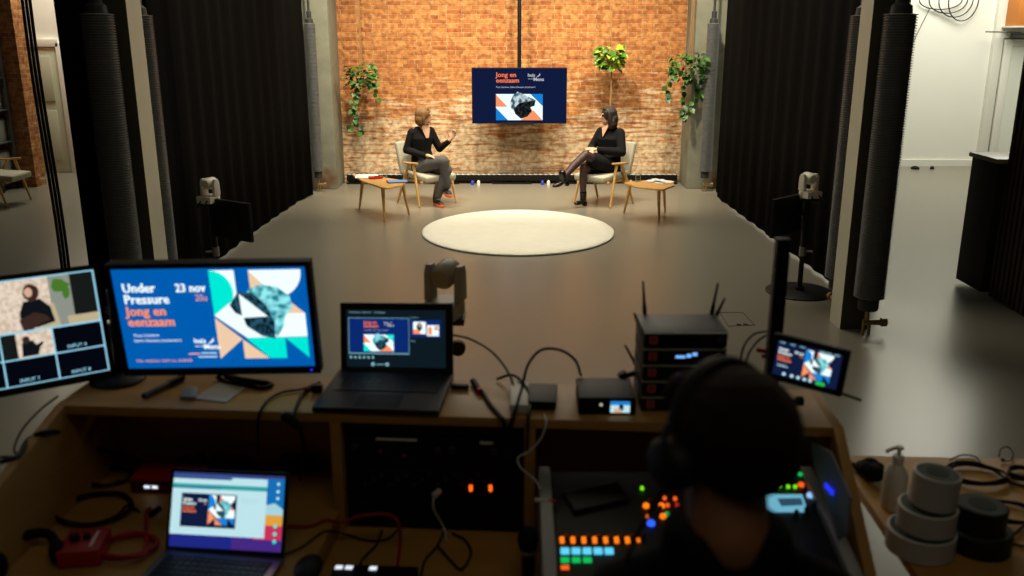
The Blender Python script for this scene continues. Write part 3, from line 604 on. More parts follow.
def person_blonde():
    o = CH1; t = thing('person', 'person with blonde bob, black cardigan and grey trousers, seated left with one hand raised', 'person', (o.x, o.y, 0))
    J = lambda a, b, z: V((o.x, o.y, 0))+F1*a+L1*b+V((0, 0, z))
    yaw = rad(8); hc = J(.0, 0, 1.155)
    q = MB(); f, R = head_parts(q, hc, yaw, 0, .98)
    q.limb([J(-.05, 0, .98), J(-.02, 0, 1.08)], [.055, .05])
    ax = lambda a, b, z, r, ry: q.ring(J(a, b, z), (0, 0, 1), r, 16, ry, up=F1)
    q.loft([ax(-.02, 0, .43, .15, .1), ax(-.05, 0, .55, .14, .1), ax(-.08, 0, .68, .115, .085), ax(-.07, 0, .85, .135, .1), ax(-.07, 0, .94, .115, .065), ax(-.06, 0, 1.0, .06, .045)])
    q.limb([J(-.08, -.135, .93), J(-.12, -.21, .70), J(.2, -.12, .66)], [.038, .034, .024]); q.limb([J(-.07, .135, .93), J(.0, .235, .71), J(.18, .27, .83)], [.045, .036, .024])
    hand(q, J(.215, -.115, .665), F1*.9+L1*.3+V((0, 0, -.15)), V((0, 0, 1)), 1, .5); hand(q, J(.19, .275, .838), F1*.35+L1*.3+V((0, 0, .75)), -F1*.6+L1*.8, -1, .45)
    q.limb([J(0, -.09, .46), J(.42, -.02, .60), J(.38, .06, .24)], [.07, .052, .035]); q.limb([J(0, .09, .46), J(.40, .05, .49), J(.29, -.02, .09)], [.07, .052, .035])
    organic(q, 'body', [M['skin'], M['eye'], M['lip']], t, .007, True, 3, face_paint(f, .98))
    # cardigan
    q = MB(); ax = lambda a, b, z, r, ry: q.ring(J(a, b, z), (0, 0, 1), r, 18, ry, up=F1)
    q.loft([ax(-.06, 0, .42, .18, .13), ax(-.06, 0, .55, .168, .125), ax(-.085, 0, .70, .145, .112), ax(-.075, 0, .86, .165, .125), ax(-.075, 0, .95, .145, .085), ax(-.08, 0, 1.01, .085, .06)])
    q.limb([J(-.09, -.145, .94), J(-.13, -.21, .71), J(.17, -.13, .66)], [.056, .05, .038]); q.limb([J(-.07, .145, .94), J(.0, .24, .705), J(.165, .268, .81)], [.062, .05, .036])
    organic(q, 'cardigan', M['black_cloth'], t, .009, True, 3)
    # neckline skin wedge sits just outside the cardigan front
    q = MB(); nf = (F1*.75+L1*.15)
    q.add([J(.0, -.05, 1.045), J(.02, .055, 1.045), J(.063, .015, .87), J(.055, -.02, .87), J(.03, -.055, .97), J(.04, .055, .97)], [(0, 4, 3, 2, 5, 1)]); o2 = q.build('neckline', M['skin'], t, world=True); o2.modifiers.new('th', 'SOLIDIFY').thickness = .006
    q = MB(); q.limb([J(-.02, -.09, .46), J(.2, -.06, .56), J(.42, -.02, .605), J(.40, .02, .42), J(.385, .06, .27)], [.108, .098, .074, .06, .053]); q.limb([J(-.02, .09, .46), J(.2, .08, .48), J(.40, .05, .48), J(.335, 0, .28), J(.285, -.02, .13)], [.108, .096, .072, .06, .053]); q.ell(J(-.05, 0, .46), (.16, .13, .07))
    organic(q, 'trousers', M['trousers'], t, .009, True, 3)
    def shoe(a, d, nm='sneaker'):                       # a = heel ground point
        d = V(d).normalized(); sd = d.cross(V((0, 0, 1))).normalized(); up = sd.cross(d)
        R = Matrix((d, -sd, up)).transposed() if False else Matrix((d, sd, up)).transposed()
        z = MB(); z.ell(a+d*.05+up*.05, (.055, .038, .045), R); z.ell(a+d*.15+up*.035, (.08, .043, .035), R); z.limb([a+d*.04+up*.06, a+d*.03+up*.1], [.042, .04])
        p = organic(z, 'shoe', M['sneaker'], t, .006, True, 2)
        z = MB(); pts = [a+d*x+sd*y for x, y in ((-.01, 0), (0, .03), (.07, .034), (.16, .046), (.22, .03), (.24, 0), (.22, -.03), (.16, -.046), (.07, -.034), (0, -.03))]
        z.prism(pts, up*.038); z.build('sole', M['sole'], p, world=True, bevel=.008)
        z = MB()
        for i in range(3): z.box(a+d*(.1+.03*i)+up*(.078-.007*i), (.008, .05, .005), 0, R)
        z.build('laces', M['rubber'], p, world=True)
    shoe(J(.225, -.03, .002), F1*.95-L1*.15); shoe(J(.32, .055, .165), F1*.9-L1*.25+V((0, 0, -.1)))
    # hair: bob
    q = MB(); q.ell(f(-.022, 0, .022), (.106, .092, .108), R); q.ell(f(-.055, 0, -.045), (.076, .09, .092), R)
    for s_ in (-1, 1): q.limb([f(-.015, s_*.066, .04), f(-.015, s_*.078, -.03), f(-.01, s_*.072, -.1)], [.03, .026, .018])
    q.limb([f(.035, -.035, .088), f(.035, .035, .088)], [.026, .026])
    organic(q, 'hair', M['blonde'], t, .006, True, 2)
    return t
person_blonde()

def person_dark():
    o = CH2; t = thing('person', 'person with dark shoulder-length hair in a black dress and heeled ankle boots, seated right', 'person', (o.x, o.y, 0))
    J = lambda a, b, z: V((o.x, o.y, 0))+F2*a+L2*b+V((0, 0, z))
    yaw = rad(188); hc = J(-.02, 0, 1.155)
    q = MB(); f, R = head_parts(q, hc, yaw, -.05, .98)
    q.limb([J(-.07, 0, .98), J(-.04, 0, 1.08)], [.055, .05])
    ax = lambda a, b, z, r, ry: q.ring(J(a, b, z), (0, 0, 1), r, 16, ry, up=F2)
    q.loft([ax(-.02, 0, .43, .16, .11), ax(-.05, 0, .55, .15, .11), ax(-.08, 0, .68, .13, .1), ax(-.07, 0, .85, .14, .11), ax(-.085, 0, .94, .115, .07), ax(-.08, 0, 1.0, .06, .05)])
    q.limb([J(-.1, .14, .93), J(-.02, .24, .70), J(.24, .04, .74)], [.045, .036, .024]); q.limb([J(-.08, -.14, .93), J(.02, -.22, .72), J(.24, -.04, .735)], [.045, .036, .024])
    hand(q, J(.25, .035, .742), F2*.6-L2*.6+V((0, 0, .1)), V((0, 0, 1))+F2*.5, -1, .6); hand(q, J(.25, -.04, .722), F2*.7+L2*.5, V((0, 0, 1))+F2*.4, 1, .6)
    organic(q, 'body', [M['skin'], M['eye'], M['lip']], t, .007, True, 3, face_paint(f, .98))
    q = MB(); q.limb([J(-.02, .09, .47), J(.2, .07, .57), J(.42, .0, .685), J(.57, -.06, .56), J(.73, -.09, .43)], [.088, .078, .06, .054, .038]); q.limb([J(-.02, -.09, .46), J(.2, -.07, .50), J(.40, -.04, .51), J(.41, -.04, .34), J(.40, -.04, .12)], [.088, .078, .056, .05, .036])
    organic(q, 'tights', M['tights'], t, .008, True, 3)
    q = MB(); ax = lambda a, b, z, r, ry: q.ring(J(a, b, z), (0, 0, 1), r, 18, ry, up=F2)
    q.loft([ax(-.05, 0, .42, .2, .15), ax(-.05, 0, .55, .19, .15), ax(-.085, 0, .70, .165, .13), ax(-.07, 0, .86, .175, .14), ax(-.085, 0, .95, .15, .095), ax(-.09, 0, 1.02, .08, .06)])
    q.limb([J(-.1, .155, .935), J(-.02, .25, .70), J(.22, .05, .735)], [.066, .06, .042]); q.limb([J(-.08, -.155, .935), J(.02, -.23, .71), J(.22, -.05, .73)], [.060, .056, .04])
    q.limb([J(-.05, .1, .48), J(.2, .07, .575), J(.3, .03, .625)], [.1, .1, .085]); q.limb([J(-.05, -.1, .47), J(.2, -.06, .51), J(.28, -.05, .52)], [.1, .1, .08])
    organic(q, 'dress', M['black_cloth'], t, .009, True, 3)
    q = MB(); q.add([J(-.01, -.045, 1.05), J(.01, .045, 1.05), J(.045, .045, .99), J(.075, .0, .89), J(.04, -.04, .99)], [(0, 4, 3, 2, 1)]); o2 = q.build('neckline', M['skin'], t, world=True); o2.modifiers.new('th', 'SOLIDIFY').thickness = .006
    def boot(an, d, flat=True):                        # an = ankle centre
        d = V(d).normalized(); sd = V((0, 0, 1)).cross(d).normalized(); up = d.cross(sd); R = Matrix((d, sd, up)).transposed()
        z = MB(); z.limb([an+up*.06, an+up*.0], [.047, .045]); z.ell(an+d*.0-up*.035, (.055, .036, .045), R); z.ell(an+d*.09-up*.065, (.085, .037, .03), R)
        p = organic(z, 'boot', M['boot'], t, .006, True, 2)
        z = MB(); z.prism([an-d*.055-up*.06-sd*.028, an-d*.0-up*.07-sd*.028, an-d*.01-up*.118-sd*.024, an-d*.05-up*.118-sd*.024], sd*.054); z.build('heel', M['boot'], p, world=True, bevel=.004)
    boot(J(.40, -.04, .125), F2*1+V((0, 0, -.0))); boot(J(.745, -.095, .415), F2*.8-L2*.35+V((0, 0, -.22)))
    q = MB(); q.ell(f(-.025, 0, .02), (.108, .096, .11), R); q.ell(f(-.065, 0, -.05), (.08, .1, .1), R); q.ell(f(-.06, 0, -.12), (.06, .095, .06), R)
    rr = random.Random(5)
    for s_ in (-1, 1):
        q.limb([f(.0, s_*.07, .05), f(-.01, s_*.088, -.03), f(-.015, s_*.09, -.12), f(-.02, s_*.085, -.155)], [.03, .03, .03, .022])
    for i in range(12): a = PI/2+PI*i/11; q.limb([f(-.03+.06*math.cos(a), .09*math.sin(a), -.06), f(-.03+.085*math.cos(a), .105*math.sin(a), -.12+rr.uniform(-.01, .01)), f(-.03+.07*math.cos(a), .1*math.sin(a), -.165+rr.uniform(-.01, .01))], [.024, .022, .014], 8)
    q.limb([f(.035, -.035, .088), f(.035, .035, .088)], [.026, .026])
    organic(q, 'hair', M['brunette'], t, .006, True, 2)
    return t
person_dark()

# ---------------------------------------------------------------- hanging plants
def leaf(q, p, d, n, L, W, mi):
    d = V(d).normalized(); s_ = d.cross(V(n)); s_ = s_.normalized() if s_.length > 1e-4 else V((1, 0, 0)); n = s_.cross(d)
    o = [(0, 0, 0), (.25, .42, .06), (.6, .5, .05), (1, 0, -.15), (.6, -.5, .05), (.25, -.42, .06), (.55, 0, -.05)]
    q.add([V(p)+d*a*L+s_*b*W+n*c*L for a, b, c in o], [(0, 1, 6), (1, 2, 6), (2, 3, 6), (3, 4, 6), (4, 5, 6), (5, 0, 6)], mi)
def hang_plant(label, c, rx, rz, nleaf, L, mats, vines, seed, ropes, cat='plant', potr=.09):
    r = random.Random(seed); t = thing('hanging_plant', label, cat, c)
    c = V(c); MB().lathe([(0, -.1), (potr*.6, -.1), (potr, .02), (potr*.95, .02), (potr*.85, -.0), (0, -.0)], c, n=20).build('pot', M['pot'], t, world=True, smooth=40)
    q = MB()
    for dx in ropes: q.tube([c+V((dx, 0, 0)), c+V((dx*.4, 0, .5)), V((c.x+dx*.4, c.y, CEIL-.003))], .006, 6)
    q.build('hanger_rope', M['rope'], t, world=True)
    q = MB()
    for i in range(nleaf):
        a = r.uniform(0, 2*PI); e = r.uniform(-1, 1); k = r.uniform(.35, 1)**.7
        p = c+V((rx*k*math.cos(a), rx*.8*k*math.sin(a), .04+rz*e*math.sqrt(max(0, 1-k*k*.8)))); d = V((math.cos(a)+r.uniform(-.5, .5), math.sin(a)+r.uniform(-.5, .5), r.uniform(-1.1, .4)))
        leaf(q, p, d, V((r.uniform(-.5, .5), r.uniform(-1, .2), 1)), L*r.uniform(.7, 1.25), L*r.uniform(.5, .8), r.choice((0, 0, 1)))
    q.build('foliage', mats, t, world=True, smooth=70)
    for vn in vines:
        pts = [c+V(p) for p in vn]; q = MB(); q.tube(pts, .003, 5, 0); n = int(sum((pts[i+1]-pts[i]).length for i in range(len(pts)-1))/.055)
        for i in range(n):
            u = (i+.5)/n*(len(pts)-1); k = min(int(u), len(pts)-2); p = pts[k].lerp(pts[k+1], u-k); a = r.uniform(0, 2*PI)
            leaf(q, p, (math.cos(a), math.sin(a)*.6-.3, -.8), (0, -1, .4), L*r.uniform(.8, 1.2), L*.75, r.choice((0, 1)))
        q.build('trailing_vine', mats, t, world=True, smooth=70)
Yp = 13.25
c = P(362, 79, Y=Yp); hang_plant('leafy green hanging plant with long vine at the left end of the brick wall', c, .2, .2, 150, .09, [M['leaf'], M['leaf_dark']], [((-.05, -.05, -.1), (-.1, -.06, -.4), (-.1, -.05, -.6), (-.02, -.05, -.78)), ((-.07, -.05, -.1), (-.13, -.06, -.3), (-.14, -.05, -.55), (-.22, -.05, -.72)), ((.1, -.05, 0), (.2, -.08, -.1), (.22, -.06, -.3))], 2, (-.02, .02))
c = P(610, 60, Y=Yp); hang_plant('small bright yellow-green hanging plant above the dark-haired person', c, .17, .17, 130, .12, [M['leaf_light'], M['leaf']], [], 4, (-.03, .03), potr=.06)
q = MB(); q.tube([(c.x+.02, c.y, c.z-.1), (c.x+.03, c.y, c.z-.35), (c.x+.02, c.y, c.z-.75)], .012, 7); 
solo(q, 'dangling_cord', M['rope'], 'brown cord dangling below the small bright hanging plant', 'cord', smooth=50)
c = P(690, 69, Y=12.95); hang_plant('large dark green hanging plant with trailing vines before the right concrete column', c, .27, .24, 150, .1, [M['leaf'], M['leaf_dark']], [((-.05, -.05, -.1), (-.12, -.06, -.4), (-.05, -.05, -.6), (-.08, -.05, -.68)), ((.05, -.05, -.1), (.08, -.06, -.4), (.0, -.05, -.6)), ((-.2, -.05, 0), (-.33, -.08, -.2), (-.33, -.06, -.42)), ((.15, -.05, 0), (.2, -.08, -.2), (.18, -.06, -.4))], 6, (-.05, 0, .05))

# ---------------------------------------------------------------- pan-tilt cameras on display stands
def ptz(name_label, loc, rz, m, k=1.0, tilt=0.0):
    t = thing('pan_tilt_camera', name_label, 'camera', loc, rz)                 # lens looks along +x
    MB().lathe([(0, 0), (.07*k, 0), (.075*k, .01), (.075*k, .05*k), (.06*k, .062*k), (0, .062*k)], n=28).box((-.04*k, 0, .03*k), (.12*k, .14*k, .055*k)).build('base', m, t, smooth=35)
    for s_ in (-1, 1):
        q = MB(); q.prism([(-.04*k, s_*.075*k, .06*k), (.04*k, s_*.075*k, .06*k), (.036*k, s_*.075*k, .17*k), (.02*k, s_*.075*k, .2*k), (-.02*k, s_*.075*k, .2*k), (-.036*k, s_*.075*k, .17*k)], (0, -s_*.026*k, 0)); q.build('yoke_arm', m, t, bevel=.005*k)
    d = V((math.cos(tilt), 0, math.sin(tilt))); c = V((0, 0, .16*k))
    q = MB(); q.lathe([(0, -.06*k), (.035*k, -.058*k), (.05*k, -.03*k), (.05*k, .05*k), (.045*k, .06*k), (0, .06*k)], c, d, n=28); h = q.build('camera_head', m, t, smooth=40)
    MB().lathe([(0, .058*k), (.034*k, .06*k), (.034*k, .075*k), (.028*k, .077*k), (0, .072*k)], c, d, n=24).build('lens', M['glass_dark'], h, smooth=40)
    q = MB(); q.cone((-.09*k, -.04*k, .03*k), (-.15*k, -.04*k, .0), .006); q.cone((-.09*k, .03*k, .03*k), (-.15*k, .03*k, -.03), .006); q.build('rear_cable', M['rubber'], t)
    return t
def display_stand(side, base, pole_top_px, py_top, wing, label):
    t = thing('display_stand', label, 'stand', (base.x, base.y, 0))
    zt = P(pole_top_px, py_top, Y=base.y).z
    MB().lathe([(0, 0), (.29, 0), (.29, .012), (.27, .02), (.04, .025), (.04, .05), (0, .05)], base, n=40).build('base_plate', M['black_metal'], t, world=True, smooth=35)
    MB().cone(base+V((0, 0, .03)), V((base.x, base.y, zt-.02)), .022).build('pole', M['black_metal'], t, world=True, smooth=40)
    MB().box((base.x, base.y, zt-.012), (.16, .16, .016)).build('camera_shelf', M['black_metal'], t, world=True, bevel=.003)
    MB().cone(base+V((0, 0, .33)), base+V((.0, 0, .41)), .03).cone(base+V((0, 0, .37)), base+V((side*.08, -.02, .37)), .01).build('clamp', M['silver'], t, world=True, smooth=40)
    a, b, zc, h = wing; mid = (a+b)/2; d = (b-a).normalized(); n = V((d.y, -d.x, 0)); 
    sc_ = thing('stage_display', label.replace('black round-based stand carrying a white camera', 'black flat display turned to the stage') , 'display', (mid.x, mid.y, zc-h/2))
    R = Matrix((d, -n if n.y > 0 else n, V((0, 0, 1)))).transposed()
    q = MB(); q.box((mid.x, mid.y, zc), ((b-a).length, .035, h), 0, R); q.build('housing', M['black_plastic'], sc_, world=True, bevel=.006)
    bk = V((0, -1, 0)); q = MB(); q.box((mid.x, mid.y, zc), ((b-a).length*.45, .07, h*.5), 0, R); q.build('back_cover', M['black_plastic'], sc_, world=True, bevel=.01)
    q = MB(); q.tube([base+V((0, 0, zc)), V((mid.x, mid.y, zc))], .014, smooth=1); q.build('display_arm', M['black_metal'], t, world=True)
    return zt
bR = P(799, 292, z=0); wl = P(772, 219, Y=7.38); wr = P(800, 212, Y=7.68)
zt = display_stand(1, bR, 809, 197, (V((wl.x, wl.y, 0)), V((wr.x, wr.y, 0)), wl.z, .33), 'black round-based stand carrying a white camera at the right curtain')
ptz('white pan-tilt camera on the stand at the right curtain, facing the stage', (bR.x, bR.y, zt), rad(108), M['ptz_white'])
bL = V((-2.58, 7.62, 0)); wl = P(214, 217, Y=7.6); wr = P(251, 221, Y=7.34)
zt = display_stand(-1, bL, 207, 202, (V((wl.x, wl.y, 0)), V((wr.x, wr.y, 0)), wl.z, .33), 'black round-based stand carrying a white camera at the left curtain')
ptz('white pan-tilt camera on the stand at the left curtain, facing the stage', (bL.x, bL.y, zt), rad(70), M['ptz_white'])
c = P(446, 314, Y=2.95)
ptz('grey-beige pan-tilt camera behind the black laptop, its head turned to the stage', c, rad(72), M['ptz_grey'], .88, .12)
t = thing('camera_tripod', 'black stand carrying the camera behind the black laptop', 'stand', (c.x, c.y, 0))
MB().cone((c.x, c.y, 0.3), (c.x, c.y, c.z-.002), .02).build('centre_column', M['black_metal'], t, world=True, smooth=40)
MB().box((c.x, c.y, c.z-.014), (.13, .12, .02)).build('head_plate', M['black_metal'], t, world=True, bevel=.003)
for k in range(3): a = 2*PI*k/3+.5; MB().cone((c.x, c.y, .9), (c.x+.38*math.cos(a), c.y+.38*math.sin(a), .01), .014, .011).build('leg', M['black_metal'], t, world=True, smooth=40)
k_ = P(458, 348, Y=2.9); MB().cone((c.x, c.y, k_.z), k_, .008).cone(k_+V((0, .012, 0)), k_-V((0, .012, 0)), .026).build('pan_knob', M['black_plastic'], t, world=True, smooth=40)

# ---------------------------------------------------------------- left side room
t = thing('metal_rack', 'grey metal rack of framed crates against the far left brick wall', 'rack', (-7.70, 12.95, 0))
q = MB()
for x in (-8.4, -7.52):
    for y in (12.72, 13.16): q.bb((x+.225, y-.025, .1), (x+.275, y+.025, 2.3))
q.build('frame_posts', M['grey_metal'], t, world=True, bevel=.004)
for i in range(5):
    z = .25+i*.45; MB().bb((-8.17, 12.7, z-.02), (-7.25, 13.18, z)).build('rack_shelf', M['grey_metal'], t, world=True, bevel=.003)
for x in (-8.4, -7.52): 
    for y in (12.72, 13.16): MB().cone((x+.23, y, .05), (x+.27, y, .05), .05, n=20).build('caster_wheel', M['rubber'], t, world=True, smooth=40)
for i in range(4):
    z = .251+i*.45; tt = thing('storage_crate', ['pale crate on the lowest shelf of the metal rack', 'pale crate on the second shelf of the metal rack', 'pale crate on the third shelf of the metal rack', 'pale crate on the top shelf of the metal rack'][i], 'crate', (-7.70, 12.95, z), group='crates on the metal rack')
    q = MB(); q.bb((-.38, -.2, 0), (.38, .2, .3)); q.build('crate_body', M['crate'], tt, bevel=.015); q = MB(); q.bb((-.39, -.21, .3), (.39, .21, .33)); q.build('lid', M['dark_grey'], tt, bevel=.006)
for i, (px, dy, lb) in enumerate(((60, 0, 'leftmost'), (63.5, .12, 'middle'), (67, .05, 'rightmost'))):
    p = P(px, 260, Y=6.9+dy); q = MB(); q.tube([(p.x, p.y, .02), (p.x+.01, p.y, .8), (p.x-.012, p.y, 1.9), (p.x, p.y, 3), (p.x+.01, p.y, CEIL-.004)], .012, 7)
    solo(q, 'hanging_cable', M['rubber'], f'black cable hanging in the left opening, {lb} of three', 'cable', 'cables hanging in the left opening', smooth=60)
# wall cables right room
q = MB()
for k in range(4):
    cx = 7.0+.12*k; q.tube([(cx+.35*math.cos(a/10*PI)*(1-.1*k), 15.4-.01*k, 2.72-.3*math.sin(a/10*PI)*(.5+.2*k)) for a in range(11)], .009, 6)
q.tube([(6.85, 15.42, 2.6), (6.6, 15.42, 1.9), (6.55, 15.42, 1.2)], .005, 5)
solo(q, 'looped_cables', M['rubber'], 'looped black cables hanging at the top of the white right wall', 'cable', smooth=60)
for px, r_, lb in ((915, .07, 'larger'), (932, .035, 'smaller')):
    p = P(px, 169, z=0); solo(MB().lathe([(0, 0), (r_, 0), (r_*.95, .03), (r_*.4, .05), (0, .05)], p, n=20), 'floor_puck', M['black_plastic'], f'{lb} black round object on the floor at the white right wall', 'puck', smooth=40)

# reception counter and slatted cabinet
t = thing('reception_counter', 'dark high counter with pale top at the right, before the white side room', 'counter', (4.6, 7.75, 0))
MB().bb((4.06, 7.49, .04), (5.6, 7.94, 1.15)).build('counter_body', mat('counter_dark', (30, 28, 22), .6), t, world=True, bevel=.004)
MB().bb((4.04, 7.485, 1.152), (5.65, 7.97, 1.19)).build('counter_top', mat('counter_top', (150, 142, 112), .35), t, world=True, bevel=.004)
t = thing('slatted_cabinet', 'tall dark cabinet clad in vertical wood slats at the right edge', 'cabinet', (4.75, 6.6, 0))
MB().bb((4.14, 5.6, .02), (5.5, 7.46, 2.6)).build('cabinet_body', mat('cabinet_black', (18, 14, 11), .7), t, world=True)
q = MB(); y = 5.62; r0 = random.Random(9)
while y < 7.42: q.bb((4.09, y, .03), (4.14, y+.045, 2.58)); y += .07
for k in range(17): q.bb((4.16+k*.075, 7.46, .03), (4.205+k*.075, 7.485, 2.58))
q.build('slat_cladding', wood('slat_wood', (52, 34, 20), (30, 20, 12), .5, 2), t, world=True)

# floor box, curtain tag
a, b, c_, d_ = P(719, 312.5, z=0), P(743, 312.5, z=0), P(755, 325.5, z=0), P(728, 326.5, z=0)
q = MB(); o_ = [a, b, c_, d_]; cen = sum(o_, V())/4
for i in range(4): p, n_ = o_[i], o_[(i+1) % 4]; q.prism([p, n_, n_+(cen-n_)*.06, p+(cen-p)*.06], (0, 0, .004))
t = thing('floor_box', 'square floor outlet lid outlined in the resin floor near the right stand', 'outlet', (cen.x, cen.y, 0)); q.build('lid_rim', M['steel_dark'], t, world=True)
q = MB(); q.prism([p+(cen-p)*.08 for p in o_], (0, 0, .002)); q.build('lid', M['floor'], t, world=True)
q = MB(); 
for k in (.35, .6): p = d_.lerp(c_, k)+(cen-d_)*.15; q.box(p+V((0, 0, .005)), (.035, .018, .006))
q.build('lid_latch', M['black_metal'], t, world=True)
p = P(753, 218, z=.02); solo(MB().box(p+V((-.04, 0, .01)), (.12, .015, .035), 0, Rz(-1.0)), 'white_tag', M['paper'], 'small white tag lying at the hem of the right curtain', 'tag')

# ================================================================= CONTROL DESK
SH = 1.25; LO = .905; LL = .965
O = P(430, 416, z=SH); RD = rad(-4.0); O.z = 0
desk = thing('control_desk', 'oak plywood control desk with raised rear shelf and sloping sides', 'desk', O, RD)
DW = Wof(desk); Dinv = DW.inverted()
DL = lambda x, y, z: DW @ V((x, y, z))
lx = lambda px, py, z: (Dinv @ P(px, py, z=z))
xL = lx(68, 403, SH).x; xR = lx(842, 441, SH).x; BY = .25
MB().bb((xL, 0, SH-.026), (xR, BY, SH)).build('rear_shelf', M['ply'], desk, bevel=.002)
MB().bb((xL, -.72, LO-.03), (xR, BY, LO)).build('worktop', M['ply'], desk, bevel=.002)
MB().bb((xL, BY, .0), (xR, BY+.018, SH-.03)).build('back_panel', M['ply'], desk)
for xs, dr in ((xL, 1), (xR, -1)):
    k = .27 if dr == 1 else .62; x0 = xs-(.026 if dr == 1 else 0)
    prof = [(BY+.018, 0), (BY+.018, SH), (0, SH), (-.72, SH-.72*k), (-.74, LO-.1), (-.74, 0)]
    MB().prism([(x0, y, z) for y, z in prof], (.026, 0, 0)).build('side_panel', M['ply_side'], desk, bevel=.002)
xd1 = lx(327, 424, SH).x; xd2 = lx(529, 426, SH).x
for x in (xd1, xd2): MB().bb((x-.014, .0, LO), (x+.014, BY, SH-.027)).build('divider', M['ply'], desk, bevel=.002)
MB().bb((xL+.001, -.70, LO+.001), (xd1-.001, BY-.001, LL)).build('raised_board', M['ply'], desk, bevel=.002)
# patch panel in the middle bay
rx0, rx1 = xd1+.016, xd2-.016
t = thing('patch_panel', 'black rack-mounted patch and power panel in the middle bay of the desk', 'rack panel', DL((rx0+rx1)/2, .03, LO), RD)
hw = (rx1-rx0)/2
MB().bb((-hw, 0, .004), (hw, .2, SH-LO-.03)).build('chassis', M['black_metal'], t)
for i in range(3): z0 = .006+i*.092; MB().bb((-hw+.003, -.006, z0), (hw-.003, 0, z0+.088)).build('panel_face', M['black_plastic'], t, bevel=.002)
pn = DW.to_3x3() @ V((0, -1, 0)); po = DL(0, .022, 1)
pp = lambda px, py: (Wof(t).inverted() @ Pp(px, py, po, pn))
a, b = pp(376, 439), pp(417, 440.5); MB().bb((a.x, -.009, a.z-.003), (b.x, -.006, a.z+.003)).build('label_strip', M['paper'], t)
a, b = pp(480, 443), pp(493, 443); MB().bb((a.x, -.009, a.z-.003), (b.x, -.006, a.z+.004)).build('label_strip', M['paper'], t)
for px, py in ((354.5, 447.5), (437.5, 451), (452, 450.5), (494, 452), (508.5, 454)):
    a = pp(px, py); q = MB(); q.lathe([(0, 0), (.011, 0), (.011, .004), (.008, .006), (.008, .003), (0, .003)], (a.x, -.006, a.z), (0, -1, 0), n=18); q.build('socket', M['dark_grey'], t, smooth=40)
r0 = random.Random(4)
for i in range(16):
    a = pp(366+i*8, 484-(i % 3)*5); MB().cone((a.x, -.006, a.z), (a.x, -.016, a.z), .006, n=12).build('knob', M['dark_grey'], t, smooth=40)
for px, py in ((380, 451), (404, 455)):
    a = pp(px, py); MB().cone((a.x, -.006, a.z), (a.x+.004, -.022, a.z+.006), .003, n=8).cone((a.x+.004, -.022, a.z+.006), (a.x+.005, -.028, a.z+.008), .004, n=8, mi=1).build('toggle_switch', [M['silver'], M['red_plastic']], t)
for px in (470.8, 490.5):
    a = pp(px, 488); MB().box((a.x, -.009, a.z), (.009, .008, .017)).build('lit_rocker_switch', emit('amber_light', (255, 96, 16), 1.6), t, bevel=.002)
# white plug and lead out of the panel
a = Pp(440, 489, po, pn); p2 = P(444, 531, z=LO+.005)
q = MB(); q.tube([a+pn*.01, a+pn*.03+V((-.012, 0, -.004))], .009, 8, smooth=1); q.tube([a+pn*.03+V((-.012, 0, -.006)), a+pn*.035+V((-.012, 0, -.04)), p2+V((0, 0, .01)), p2+V((.01, -.05, 0))], .0028, 6)
solo(q, 'white_lead', M['white_plastic'], 'white power lead plugged into the black patch panel', 'cable', smooth=60)

# ---------------------------------------------------------------- desk monitors
def pose(pos, yaw, pitch, roll):
    return Matrix.Translation(V(pos)) @ Matrix.Rotation(rad(yaw), 4, 'Z') @ Matrix.Rotation(rad(pitch), 4, 'X') @ Matrix.Rotation(rad(roll), 4, 'Y')
def monitor(label, Mx, sw=.51, sh=.287, be=.014):
    t = thing('desk_monitor', label, 'monitor', Mx.translation)
    q = MB(Mx); q.box((0, .018, -.003), (sw+2*be, .032, sh+2*be+.006)); q.build('housing', M['black_plastic'], t, world=True, bevel=.005)
    q = MB(Mx)
    for a, b in (((-sw/2-be, -sh/2-be-.006), (sw/2+be, -sh/2)), ((-sw/2-be, sh/2), (sw/2+be, sh/2+be)), ((-sw/2-be, -sh/2), (-sw/2, sh/2)), ((sw/2, -sh/2), (sw/2+be, sh/2))): q.bb((a[0], -.006, a[1]), (b[0], .003, b[1]))
    q.build('bezel', M['black_plastic'], t, world=True)
    q = MB(Mx); q.box((0, .045, -.03), (.2, .03, .14)); q.build('rear_mount', M['black_plastic'], t, world=True, bevel=.008)
    return t
M2 = pose((-.791, 2.281, 1.469), -.5, 4.8, -1.1)
t = monitor('wide desk monitor showing the blue Under Pressure title slide', M2)
s = Screen(M2, .51, .287, ['blue','white','cyan','peach','rock_b','rockd_b','orange','salmon','page']); slide_title(s, 0, 0, 1); s.build(t)
q = MB(M2); q.box((.245, -.0065, -.1525), (.006, .002, .004)); q.build('power_led', emit('blue_led', (40, 40, 255), 1.5), t, world=True)
M1 = pose((-1.37, 2.272, 1.423), 32.9, -15, 0)
t = monitor('angled desk monitor at the left edge showing a multi-camera view', M1)
s = Screen(M1, .51, .287, ['frame','wall_feed','grey_feed','dark_feed','fig','face','hairf','chairf','greenf','black','white'])
s.rect(0, 0, 16, 9, 'frame')
for x0, y0, x1, y1 in ((.1,.1,7.92,4.42),): s.rect(x0, y0, x1, y1, 'wall_feed')
s.rect(8.08, .12, 15.85, 4.42, 'wall_feed')
s.rect(12.3, .12, 14, 4.42, 'grey_feed'); s.rect(14, .12, 15.85, 4.42, 'dark_feed'); s.poly(jag(13.2, 1.0, .7, .6, 11, 2, .3), 'greenf'); s.poly(jag(13.6, 1.7, .3, .5, 9, 4, .3), 'greenf')
s.poly([(11.3,2.6),(12.5,2.4),(12.8,4.42),(11.4,4.42)], 'chairf'); s.rect(13.4, 3.7, 15.85, 4.42, 'chairf')
